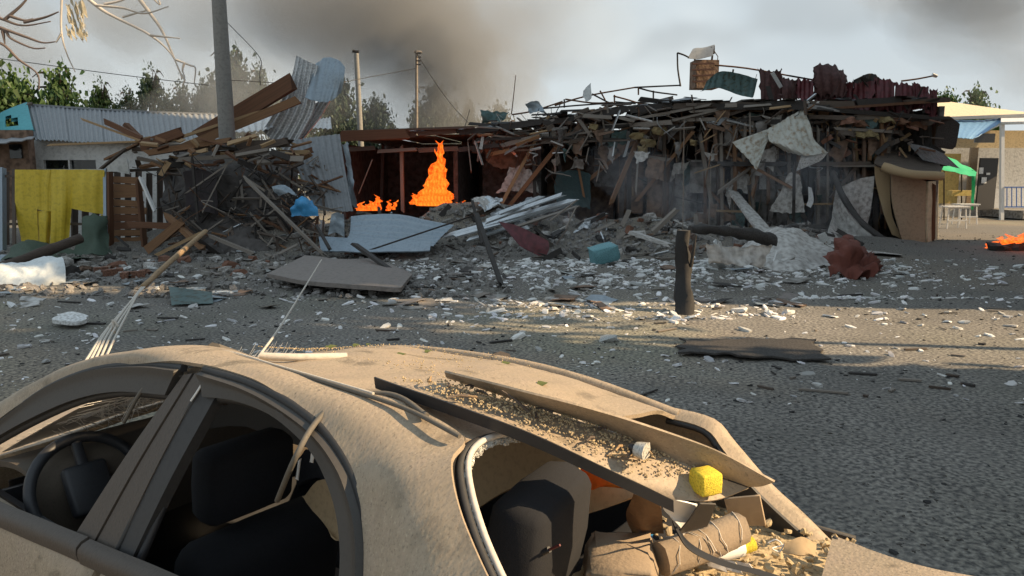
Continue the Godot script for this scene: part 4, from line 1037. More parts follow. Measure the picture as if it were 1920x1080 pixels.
func wreck_left() -> void:
	# yellow fence
	var y := thing("yellow_metal_fence", GG(110, 470), "bright yellow sheet metal fence with torn lower right corner", "fence")
	for a in [[[[27, 318], [46, 318], [66, 318]], [[30, 390], [48, 392], [70, 392]], [[40, 455], [52, 462], [72, 472]], 1], [[[64, 318], [90, 318], [100, 318]], [[66, 350], [84, 358], [98, 358]], [[70, 392], [84, 396], [97, 396]], 2], [[[66, 394, 0.1], [84, 396, 0.0], [97, 396, 0.1]], [[70, 425, 0.1], [84, 430, -0.1], [96, 430, 0.1]], [[72, 468], [84, 476, -0.1], [92, 470]], 2], [[[97, 318], [115, 318], [138, 318]], [[97, 390, -0.1], [115, 392, -0.15], [134, 390]], [[93, 462, -0.2], [112, 462, -0.1], [129, 455]], 2], [[[136, 318], [165, 318], [196, 319]], [[134, 360], [160, 362, -0.1], [195, 362]], [[132, 390], [162, 397, -0.1], [193, 402]], 3]]:
		obj("yellow_sheet", patch(pixd(a.slice(0, 3), 18.4), 24, 12, 0.006, {"corr": -0.010, "n": a[3], "dent": 0.05, "freq": 25.0}), M.yellow_paint, y)
	plank("post", GG(198, 470) - Vector3(0, 0.1, 0), W(197, 316, 18.5), 0.07, 0.07, M.blue_sheet, y, 0, true)
	plank("post", GG(5, 470) - Vector3(0, 0.1, 0), W(5, 315, 18.6), 0.16, 0.08, M.blue_sheet, y, 0, true)
	plank("post", GG(26, 470) - Vector3(0, 0.1, 0), W(26, 318, 18.7), 0.07, 0.07, M.timber_dark, y, 0, true)
	for v in [330, 420]: plank("rail", W(0, v, 18.6), W(198, v, 18.6), 0.05, 0.06, M.timber_dark, y, 0, true)
	plank("loose_curl", W(190, 402, 18.3), W(197, 416, 18.3), 0.05, 0.02, M.yellow_paint, y)
	# dark yard behind it
	var sh := thing("dark_shed", W(260, 460, 20.5), "dark plank shed behind the yellow fence and wooden panel", "shed")
	for k in 11: plank("wall_board", W(140 + k * 20, 462, 20.6), W(140 + k * 20, 322 + rr(-3, 3), 20.6), 0.28, 0.04, M.timber_dark, sh, 0, true)
	plank("roof_edge", W(196, 322, 20.2), W(420, 312, 20.2), 0.5, 0.07, M.timber_dark, sh)
	for k in 4: plank("wall_board", W(-30 + k * 14, 465, 20.6), W(-30 + k * 14, 322, 20.6), 0.2, 0.04, M.timber_dark, sh, 0, true)
	# wooden slat panel
	var p := thing("wooden_slat_panel", GG(255, 470), "brown wooden slat panel standing right of the yellow fence", "wooden panel")
	plank("upright", W(208, 472, 18.2), W(206, 322, 18.2), 0.2, 0.06, M.timber_red, p, 0, true)
	plank("upright", W(272, 474, 18.1), W(258, 330, 18.1), 0.2, 0.06, M.timber_red, p)
	for k in 10:
		var v := 336 + k * 14.5
		plank("slat", W(203 + rr(-3, 3), v, 18.4), W(268 + rr(-8, 14) + k, v + rr(-2, 5), 18.4), 0.03, 0.155, pick([M.timber, M.timber_red, M.timber]), p)
	# diagonal timbers: u0 v0 d0 u1 v1 d1 width height material
	var lab := ["thick reddish timber beam rising right to the raised sheets", "second timber beam just below the thick reddish one", "short timber tilted up left of the diagonal beams", "dark end of timber poking up above the grey roof edge", "long flat pale lath lying across the pile under the beams", "timber lying level under the concrete pole foot", "brown board hanging down from left end of the beam pile", "wide brown board lying below the diagonal beams", "thin pale board beneath the second beam", "reddish short board in the pile left of the pole", "grey lath along the shed roof edge", "dark board at the right end of the pile", "long thin lath resting on the shed roof", "broken board pointing down over the white wall"]
	var tl := [[368, 262, 20.5, 556, 148, 20.3, 0.12, 0.42, "timber_red"], [340, 278, 20.3, 572, 182, 20.1, 0.1, 0.22, "timber"], [195, 226, 18.9, 270, 262, 18.6, 0.1, 0.12, "timber_red"], [234, 232, 19.2, 268, 264, 19.0, 0.12, 0.1, "timber_red"], [88, 272, 18.8, 352, 262, 18.6, 0.12, 0.05, "timber_pale"], [280, 280, 18.4, 560, 268, 18.8, 0.3, 0.18, "timber_dark"], [196, 300, 18.3, 262, 268, 18.5, 0.3, 0.05, "timber"], [270, 288, 18.2, 440, 262, 18.5, 0.3, 0.12, "timber"], [300, 270, 20.2, 500, 205, 20.2, 0.08, 0.08, "timber_pale"], [262, 275, 18.4, 345, 245, 18.6, 0.1, 0.25, "timber_red"], [330, 300, 18.3, 560, 285, 18.5, 0.15, 0.1, "timber_grey"], [440, 290, 18.3, 545, 262, 18.6, 0.2, 0.14, "timber_dark"], [150, 222, 19.2, 275, 268, 18.5, 0.05, 0.05, "timber_pale"], [188, 318, 18.2, 240, 276, 18.3, 0.2, 0.04, "timber_dark"]]
	for i in tl.size():
		var a = tl[i]
		tag(plank("timber_beam", W(a[0], a[1], a[2]), W(a[3], a[4], a[5]), a[6], a[7], M[a[8]]), lab[i], "timber", "timbers of the blown-off roof")
	for k in 80:
		var c := W(rr(250, 570), rr(258, 310), rr(17.9, 19.2))
		var d := Vector3(rr(-1, 1), rr(-0.3, 0.35), rr(-0.4, 0.4)) * rr(0.3, 1.0)
		var mk: String = pick(["timber", "timber_red", "timber_dark", "timber_grey", "timber_pale", "charred"])
		tag(plank("splintered_board", c - d * 0.5, c + d * 0.5, rr(0.04, 0.14), rr(0.02, 0.08), M[mk], self, rr(0, 3)), "short splintered %s board in the tangled pile %s" % [{"timber": "brown", "timber_red": "reddish", "timber_dark": "dark brown", "timber_grey": "grey", "timber_pale": "pale", "charred": "charred"}[mk], "left of the concrete pole" if c.x < W(415, 280, 18.5).x else "right of the concrete pole"], "board", "splintered %s boards %s" % [mk.replace("_", " "), "left of the pole" if c.x < W(415, 280, 18.5).x else "right of the pole"])
	sheet("white_fallen_panel", pixd([[[190, 314], [215, 300], [240, 298]], [[196, 322], [220, 322], [244, 327]]], 19.6), "whitewash", {"th": 0.05, "dent": 0.02}, "broken white wall panel above the wooden slat panel", "panel", 8, 6)
	# charred heap under the beams
	var h := thing("charred_heap", GG(430, 478), "tall charred heap of rods and rags under the diagonal timbers", "debris heap")
	obj("core", patch(pixd([[[300, 300, 2.2], [360, 286, 2.2], [430, 284, 2.2], [500, 290, 2.2], [560, 300, 2.0]], [[310, 380, 1.2], [370, 350, 1.1], [430, 340, 1.0], [490, 350, 1.1], [560, 370, 1.2]], [[310, 440, 0.4], [370, 425, 0.3], [440, 420, 0.2], [500, 430, 0.3], [580, 440, 0.6]], [[300, 480, -0.3], [370, 482, -0.7], [440, 486, -0.8], [510, 484, -0.6], [600, 478, -0.3]]], 18.4), 44, 36, 0.05, {"dent": 0.55, "freq": 26.0}), M.soot_wall, h)
	obj("rag", patch(pixd([[[345, 322], [375, 318], [405, 326]], [[348, 360], [375, 356], [408, 362]], [[352, 398], [380, 396], [410, 402]]], 18.5), 12, 12, 0.02, {"dent": 0.12}), M.purple_cloth, h)
	for k in 230:
		var c := W(rr(290, 600), rr(292, 478), 0.0 + 18.3)
		var dep := lerpf(19.6, 17.7, clampf((c.y - 0.1) / 2.2, 0, 1) * -1.0 + 1.0)
		c = W(rr(290, 600), 0, dep)
		c.y = clampf(2.35 - (19.75 - dep) * 1.15 + rr(-0.25, 0.12), 0.05, 2.5)
		var d := Vector3(rr(-1, 1), rr(-0.8, 0.8), rr(-0.3, 0.3)).normalized() * rr(0.25, 1.3)
		plank("charred_stick", c - d * 0.5, c + d * 0.5, rr(0.015, 0.07), rr(0.015, 0.05), M[pick(["charred", "timber_dark", "timber_dark", "timber_dark", "timber_grey", "steel_dark", "timber_grey", "rusty", "timber"])], h, rr(0, 3))
	for k in 34:
		var p0 := W(rr(300, 590), rr(285, 440), rr(17.5, 18.6))
		var q := [p0]
		for i in 3: q.append(q[i] + Vector3(rr(-0.4, 0.4), rr(-0.35, 0.2), rr(-0.15, 0.2)))
		obj("bent_rod", tube(q, rr(0.008, 0.02), 0.008, 5, 10), M[pick(["rusty", "steel_dark", "wire", "timber_grey"])], h)
	# rods that stand out
	var rods := [[455, 330, 17.6, 620, 490, 16.6, 0.04, "timber_grey", "long grey pole leaning down across the charred heap"], [345, 365, 18.0, 460, 285, 18.2, 0.025, "timber_grey", "thin rod slanting up across the charred heap"], [455, 330, 17.9, 500, 360, 17.9, 0.03, "timber_grey", "short rod at the top of the charred heap"], [378, 400, 17.8, 430, 300, 18.1, 0.02, "timber_grey", "thin upright stick in the charred heap"], [360, 290, 18.1, 372, 420, 18.0, 0.035, "charred", "dark leaning stake at the left of the charred heap"], [390, 440, 17.4, 480, 478, 17.0, 0.05, "timber_grey", "grey board at the foot of the charred heap"], [620, 470, 16.3, 592, 420, 17.0, 0.03, "charred", "dark stick beside the blue-grey strip"], [275, 470, 17.2, 345, 412, 17.4, 0.14, "timber", "stout brown board leaning by the slat panel"], [310, 400, 17.6, 385, 470, 17.0, 0.07, "timber", "crossed brown board right of the slat panel"], [290, 480, 17.0, 380, 435, 17.2, 0.05, "timber_pale", "pale branch stub crossing the brown boards"], [240, 420, 17.5, 345, 425, 17.5, 0.1, "timber_red", "level reddish board in front of the slat panel"], [262, 330, 17.9, 292, 400, 17.8, 0.04, "white_paint", "white splinter leaning on the slat panel"], [300, 330, 18.0, 318, 302, 18.1, 0.08, "timber_pale", "pale stub hanging above the charred heap"],
		[660, 455, 15.4, 790, 548, 12.6, 0.045, "charred", "dark bar lying across the grey slab"], [645, 565, 12.2, 730, 512, 13.4, 0.04, "charred", "charred stick propped on the near edge of slab"], [690, 470, 15.8, 900, 400, 17.4, 0.022, "charred", "thin dark rod over the fallen blue-grey sheet"], [893, 400, 14.6, 944, 545, 12.4, 0.04, "charred", "dark leaning bar standing before the rubble"], [885, 372, 17.0, 905, 460, 16.0, 0.03, "charred", "short dark bar behind the leaning one"], [760, 572, 11.4, 1010, 610, 10.4, 0.022, "charred", "long dark twig lying right of the slab"], [1030, 415, 17.5, 1086, 372, 18.0, 0.02, "timber_grey", "thin rod at the right end of metal profiles"], [1060, 430, 17.4, 1082, 385, 17.8, 0.018, "timber_grey", "thin upright rod right of the maroon sheet"], [1222, 438, 17.6, 1272, 390, 17.8, 0.07, "timber_grey", "grey board leaning behind the stump"], [1180, 435, 17.0, 1262, 462, 16.2, 0.06, "plaster", "pale board lying left of the stump"], [1280, 440, 12.2, 1283, 210, 12.4, 0.006, "timber_grey", "thin pale cord rising from the stump"], [1420, 720, 7.0, 1400, 742, 6.8, 0.03, "charred", "small dark stub on the near asphalt"]]
	for a in rods:
		var o := plank("broken_rod", W(a[0], a[1], a[2]), W(a[3], a[4], a[5]), a[6] * 2, a[6] * 1.4, M[a[7]])
		tag(o, a[8], "rod" if a[6] < 0.05 else "board", "rods and boards in the wreckage")
	# log, tarps, sack
	tag(obj("fallen_log", tube([W(-40, 520, 14.8), W(70, 478, 15.6), W(152, 446, 16.4)], 0.14, 0.10, 9, 8, 0.3), M.bark), "brown log leaning from the ground before the yellow fence", "log")
	sheet("green_tarp", pixd([[[35, 462, 1.0], [60, 448, 0.8], [100, 460, 0.7], [150, 470, 0.4]], [[20, 474], [60, 468, -0.2], [110, 476, 0.0], [170, 482]], [[0, 486, -0.6], [60, 484, -0.7], [120, 488, -0.7], [180, 490, -0.5]]], 17.2), "green_tarp", {"dent": 0.2, "freq": 35.0}, "dark green tarpaulin crumpled at the foot of yellow fence", "tarpaulin", 20, 12)
	sheet("green_canvas", pixd([[[155, 408], [175, 404], [205, 405]], [[152, 440, -0.3], [178, 440, -0.4], [200, 436]], [[130, 478, -0.5], [175, 482, -0.7], [210, 480, -0.4]]], 17.9), "green_tarp", {"dent": 0.16, "freq": 40.0, "ragged": 0.06}, "green canvas hanging under the torn corner of yellow fence", "tarpaulin", 14, 14)
	sheet("pale_blue_sheet", pixd([[[-10, 478], [20, 476], [36, 480]], [[-10, 490, -0.4], [20, 490, -0.4], [34, 486, -0.3]]], 17.0), "blue_sheet", {"dent": 0.1}, "small pale blue sheet at the left edge under the fence", "sheet", 10, 6)
	sheet("white_sack", pixd([[[-30, 508, 0.9], [30, 500, 0.9], [80, 492, 0.9], [112, 488, 0.8]], [[-30, 520, 0.2], [30, 508, 0.1], [85, 500, 0.1], [122, 500, 0.2]], [[-30, 545, -0.1], [30, 540, -0.2], [85, 535, -0.1], [122, 530, 0.1]], [[-30, 560, 0.1], [20, 556, -0.1], [75, 552, 0.0], [118, 546, 0.1]]], 12.9), "white_sack", {"th": 0.02, "dent": 0.17, "freq": 60.0}, "large crumpled white plastic sack on the ground at left", "sack", 30, 20)
	sheet("blue_bag", pixd([[[552, 378], [568, 370], [585, 376]], [[544, 392], [568, 385, -0.25], [594, 392]], [[548, 404, 0.1], [570, 406, -0.2], [592, 402]]], 17.6), "blue_bag", {"dent": 0.2, "freq": 90.0}, "bright blue plastic bag in the wreckage left of standing sheet", "bag", 14, 12)
	sheet("faded_blue_bag", pixd([[[510, 350], [530, 346], [548, 355]], [[520, 368], [540, 362, -0.2], [556, 372]]], 17.9), "blue_sheet", {"dent": 0.15, "freq": 80.0}, "faded blue plastic scrap above the bright blue bag", "plastic scrap", 12, 8)
	sheet("hanging_blue_rag", pixd([[[622, 402], [632, 398], [645, 402]], [[616, 440], [630, 436], [646, 445]]], 17.6), "blue_sheet", {"dent": 0.12}, "blue-grey rag left of the fallen sheet", "rag", 8, 8)
	sheet("grey_slab", [[GG(572, 502) + Vector3(0, 0.22, 0), GG(640, 508) + Vector3(0, 0.2, 0), GG(708, 510) + Vector3(0, 0.2, 0), GG(772, 534) + Vector3(0, 0.1, 0)], [GG(502, 536) + Vector3(0, 0.14, 0), GG(590, 552) + Vector3(0, 0.16, 0), GG(680, 560) + Vector3(0, 0.16, 0), GG(752, 560) + Vector3(0, 0.12, 0)]], "slab", {"th": 0.07, "dent": 0.05, "freq": 20.0}, "large flat grey board lying on the ground left of centre", "slab", 18, 8)
	sheet("bent_teal_plate", [[GG(318, 560) + Vector3(0, 0.20, 0), GG(398, 562) + Vector3(0, 0.12, 0)], [GG(322, 576) + Vector3(0, 0.02, 0), GG(400, 572) + Vector3(0, 0.02, 0)]], "teal_sheet", {"dent": 0.03}, "small bent dark grey plate among the foam bits at left", "metal plate", 8, 6)
	sheet("white_foam_panel", [[GG(108, 606) + Vector3(0, 0.08, 0), GG(140, 604) + Vector3(0, 0.09, 0), GG(166, 608) + Vector3(0, 0.06, 0)], [GG(96, 614) + Vector3(0, 0.05, 0), GG(135, 618) + Vector3(0, 0.05, 0), GG(165, 614) + Vector3(0, 0.05, 0)]], "foam", {"th": 0.05, "dent": 0.03, "ragged": 0.04}, "largest flat white foam panel on the ground at left", "foam panel", 10, 6)
	# right middle: stump, beam, box, cloth, long shadow board
	var st := thing("charred_stump", GG(1282, 592), "thick charred stump standing alone in the yard", "stump")
	obj("trunk", tube([GG(1284, 592) - Vector3(0, 0.2, 0), W(1282, 520, 10.75), W(1279, 470, 10.75), W(1281, 432, 10.75)], 0.125, 0.095, 12, 20, 0.7), M.ash, st)
	obj("splinter", tube([W(1296, 500, 10.7), W(1302, 460, 10.6), W(1305, 440, 10.6)], 0.03, 0.01, 5, 4), M.charred, st)
	tag(obj("charred_beam", tube([W(1294, 430, 13.6), W(1340, 432, 13.8), W(1400, 440, 14.0), W(1450, 452, 14.2)], 0.08, 0.12, 10, 18, 0.9), M.charred), "thick charred beam lying behind and right of the stump", "beam")
	sheet("stump_rag", [[W(1325, 455, 12.0), W(1370, 458, 12.2), W(1440, 462, 12.4)], [W(1335, 492, 11.9), W(1375, 497, 12.0), W(1435, 505, 12.2)]], "plaster", {"dent": 0.2, "freq": 45.0, "ragged": 0.08}, "crumpled pale sheet lying right of the stump", "sheet", 18, 12)
	var bx := GG(1132, 494)
	org = bx + Vector3(0, 0.22, 0)
	var ab := obj("aqua_box", rbox(Vector3(0.56, 0.34, 0.36), 0.03, 0.09), M.aqua_box)
	ab.rotation = Vector3(0.2, 0.3, 0.28)
	tag(ab, "turquoise crushed box on the white debris in the middle", "box")
	var rc := thing("red_brown_heap", GG(1600, 518), "rust-red crumpled cloth heap before the grey sheet", "cloth heap")
	obj("cloth", patch([[GG(1560, 500), GG(1590, 488), GG(1625, 492), GG(1642, 512)], [GG(1558, 514) + Vector3(0, 0.25, 0), GG(1590, 510) + Vector3(0, 0.72, 0), GG(1612, 512) + Vector3(0, 0.28, 0), GG(1640, 516) + Vector3(0, 0.2, 0)], [GG(1556, 521), GG(1590, 524), GG(1615, 525), GG(1642, 521)]], 30, 22, 0.02, {"dent": 0.42, "freq": 95.0}), M.red_cloth, rc)
	sheet("charred_board", [[GG(1275, 640) + Vector3(0, 0.035, 0), GG(1400, 642) + Vector3(0, 0.03, 0), GG(1530, 642) + Vector3(0, 0.03, 0)], [GG(1268, 670) + Vector3(0, 0.035, 0), GG(1400, 678) + Vector3(0, 0.03, 0), GG(1560, 682) + Vector3(0, 0.03, 0)]], "charred", {"th": 0.02, "dent": 0.035, "ragged": 0.12}, "wide charred board lying flat in front of the stump", "board", 18, 6)
	# white cords and pale branch at left, above the car
	var cd := thing("cord_bundle", GG(215, 600), "bundle of pale cords strung from the car up to the pile", "cords")
	for k in 5:
		obj("cord", tube([W(155 + k * 9, 684 + rr(-3, 3), 3.9), W(205 + k * 5 + rr(-3, 3), 610, 5.6), W(268 + rr(-4, 4), 538, 8.2)], 0.008, 0.008, 5, 10), M.cord_white, cd)
	obj("knot", tube([W(205, 610, 5.5), W(215, 625, 5.5), W(212, 600, 5.5), W(222, 612, 5.5)], 0.01, 0.01, 5, 12), M.cord_white, cd)
	obj("branch", tube([W(268, 538, 8.2), W(320, 490, 11.0), W(385, 434, 15.5)], 0.03, 0.05, 6, 8, 0.3), M.timber_pale, cd)
	tag(obj("loose_wire", tube([W(486, 668, 3.2), W(540, 590, 6.0), W(603, 487, 12.0)], 0.007, 0.01, 5, 10), M.cord_white), "thin wire rising from the car roof to the wreckage", "wire", "overhead wires")

func tongue(p: Vector3, h: float, r: float, lean: Vector3, sd: float) -> ArrayMesh:
	var st := SurfaceTool.new()
	st.begin(Mesh.PRIMITIVE_TRIANGLES)
	var n := 16
	var sides := 9
	var rings := []
	for i in n + 1:
		var t := float(i) / n
		var c := Vector3(nz.get_noise_2d(sd * 100.0, t * 110.0) * 0.9 * r * (0.3 + t * 2.2), t * h, nz.get_noise_2d(sd * 100.0 + 50.0, t * 110.0) * 0.9 * r) + lean * t * t
		var w := r * (pow(1.0 - t, 0.8) * (0.75 + 0.9 * sqrt(t))) * (1.0 + 0.55 * nz.get_noise_2d(t * 260.0, sd * 60.0))
		var ring := []
		for k in sides:
			var a := TAU * k / sides
			ring.append(c + Vector3(cos(a), 0, sin(a)) * w * (1.0 + 0.5 * nz.get_noise_3d(cos(a) * 90.0, t * 240.0, sin(a) * 90.0 + sd * 40.0)))
		rings.append(ring)
	for i in n:
		for k in sides:
			var l := (k + 1) % sides
			quad(st, rings[i][k], rings[i][l], rings[i + 1][l], rings[i + 1][k])
	st.generate_normals()
	org = p
	return st.commit()
func fire(p: Vector3, list: Array, label: String, glow: float) -> void:
	var f := thing("fire", p, label, "fire", "fires in the ruins")
	var k := 0.0
	for a in list:
		obj("flame", tongue(p + Vector3(a[0], a[1], rr(-0.1, 0.1)), a[2], a[3], Vector3(a[4], 0, 0), k + p.x), M.flame, f)
		k += 1.7
	var l := OmniLight3D.new()
	l.name = "glow"
	l.light_color = Color(1.0, 0.42, 0.10)
	l.light_energy = glow
	l.light_size = 0.3
	l.omni_range = 12.0
	l.omni_attenuation = 2.0
	l.shadow_enabled = true
	f.add_child(l)
	l.position = Vector3(0, 0.5, 0.8)
func fires() -> void:
	var p := W(812, 380, 23.2)
	fire(p, [[-0.25, -0.1, 0.85, 0.19, 0.1], [-0.02, -0.1, 1.25, 0.22, 0.12], [0.18, -0.1, 1.75, 0.22, 0.08], [0.28, -0.1, 1.2, 0.2, -0.05], [-0.42, -0.1, 0.5, 0.14, 0.1], [0.08, -0.1, 1.45, 0.2, 0.15], [0.36, -0.1, 0.8, 0.14, -0.1], [-0.14, -0.1, 1.0, 0.2, 0.2], [-0.52, -0.02, 0.26, 0.08, -0.1], [0.24, 1.45, 0.45, 0.07, -0.1], [0.2, 1.0, 0.9, 0.09, 0.1], [-0.6, -0.05, 0.35, 0.12, 0.1], [0.46, -0.1, 0.5, 0.12, 0.1], [-0.35, -0.1, 0.7, 0.13, 0.25], [0.0, 0.2, 1.3, 0.13, 0.2], [0.25, 0.3, 1.3, 0.14, 0.0], [-0.2, 0.1, 0.9, 0.12, 0.2]], "tall orange blaze inside the open stall", 0.3)
	p = W(704, 392, 22.6)
	fire(p, [[-0.45, -0.05, 0.28, 0.12, 0.1], [-0.28, -0.05, 0.2, 0.12, 0.0], [0.0, -0.05, 0.42, 0.13, 0.05], [0.1, -0.05, 0.5, 0.09, -0.05], [0.4, -0.05, 0.34, 0.08, 0.0], [0.55, -0.02, 0.3, 0.07, 0.1], [-0.1, -0.05, 0.3, 0.12, -0.1]], "row of low flames left of the tall blaze", 0.1)
	p = W(884, 390, 22.2)
	fire(p, [[-0.35, -0.03, 0.2, 0.08, -0.05], [-0.2, -0.03, 0.26, 0.09, -0.05], [0.0, -0.05, 0.22, 0.12, 0.1], [0.15, -0.05, 0.34, 0.1, 0.0], [0.28, -0.05, 0.22, 0.1, 0.0]], "small flame on the rubble right of the tall blaze", 0.08)
	p = GG(1885, 466)
	fire(p, [[-0.4, 0.0, 0.25, 0.14, 0.1], [-0.2, 0.0, 0.34, 0.16, 0.1], [0.0, 0.0, 0.4, 0.16, -0.1], [0.25, 0.0, 0.36, 0.14, 0.1], [0.45, 0.0, 0.45, 0.14, 0.0]], "low orange fire on the ground at the right edge", 0.15)
	for k in 7: tag(chunk("charred_lump", GG(1860 + k * 12, 468) + Vector3(0, 0.05, rr(-0.2, 0.25)), Vector3(rr(0.2, 0.5), rr(0.15, 0.4), rr(0.2, 0.4)), M.charred), "black lump beside the low fire at right edge", "lump", "lumps by the right-hand fire")

func smoke() -> void:
	var s := thing("smoke_plume", W(820, 330, 34), "dark brown smoke plume rising behind the burning stall", "smoke", "smoke")
	var path := [[[810, 236], 2.0, 0.13], [[840, 205], 2.6, 0.13], [[862, 170], 3.0, 0.12], [[862, 130], 2.8, 0.15], [[820, 100], 3.2, 0.13], [[850, 70], 3.6, 0.12], [[800, 50], 3.8, 0.11], [[760, 30], 4.2, 0.10], [[900, 30], 4.0, 0.07], [[700, 10], 4.6, 0.08], [[640, -20], 5.0, 0.07], [[780, -40], 5.5, 0.08], [[560, -40], 5.5, 0.05], [[720, 110], 3.0, 0.05], [[690, 170], 2.6, 0.04], [[650, 70], 3.4, 0.04], [[930, 110], 3.0, 0.05], [[760, 180], 2.4, 0.09], [[730, 210], 2.2, 0.06], [[900, 190], 2.2, 0.07]]
	for a in path:
		for k in 6:
			var r: float = a[1] * rr(0.4, 1.1)
			var p := W(a[0][0] + rng.randfn() * a[1] * 13.0, a[0][1] + rng.randfn() * a[1] * 8.0, rr(33.0, 45.0))
			puff(s, p, Vector3(r * rr(1.6, 2.6), r * rr(1.2, 1.9), r * 2.0), a[2] * rr(0.15, 0.75) * 0.62, Color(0.575, 0.60, 0.63))
	s = thing("smoke_drift", W(1850, 40, 22), "dark smoke drifting into the top right corner of the sky", "smoke", "smoke")
	for a in [[1860, 0, 1.6, 0.12], [1910, 30, 1.6, 0.11], [1790, -15, 1.4, 0.10], [1890, 80, 1.2, 0.07], [1930, 130, 1.2, 0.06], [1740, -30, 1.5, 0.08], [1830, 35, 0.9, 0.07]]:
		for k in 6: puff(s, W(a[0] + rng.randfn() * 45, a[1] + rng.randfn() * 28, rr(20, 26)), Vector3(rr(1.2, 3.0), rr(0.8, 1.8), 2.0) * a[2], a[3] * rr(0.15, 0.6), Color(0.60, 0.605, 0.61))
	s = thing("low_smoke", W(1300, 420, 18), "thin pale smoke hanging low before the ruined stalls", "smoke", "smoke")
	for k in 22:
		var u := rr(980, 1600)
		puff(s, W(u, rr(300, 455), rr(17.5, 21.5)), Vector3(rr(1.5, 3.4), rr(0.6, 1.3), rr(1.2, 2.2)), rr(0.015, 0.06), Color(0.85, 0.89, 0.94))
	s = thing("drifting_haze", W(450, 200, 36), "grey smoke haze drifting over the left trees", "smoke", "smoke")
	for k in 8: puff(s, W(rr(280, 560), rr(120, 230), rr(30, 33)), Vector3(rr(5, 9), rr(2, 4), rr(3, 4)), rr(0.02, 0.05), Color(0.62, 0.67, 0.72))
	for k in 26: puff(s, W(rr(-150, 720) if k < 20 else rr(900, 1150), rr(-100, 130), rr(46, 56)), Vector3(rr(9, 20), rr(4, 10), rr(4, 7)), rr(0.015, 0.05) if k < 20 else rr(0.01, 0.025), Color(0.60, 0.64, 0.68))
func puff(s: Node3D, p: Vector3, size: Vector3, density: float, c: Color) -> void:
	var f := FogVolume.new()
	f.shape = RenderingServer.FOG_VOLUME_SHAPE_ELLIPSOID
	f.size = size
	var m := FogMaterial.new()
	m.density = density
	m.albedo = c.linear_to_srgb()
	f.material = m
	f.name = "puff"
	s.add_child(f, true)
	f.position = p - s.position
	f.rotation = Vector3(rr(-0.5, 0.5), rr(0, 3), rr(-0.5, 0.5))

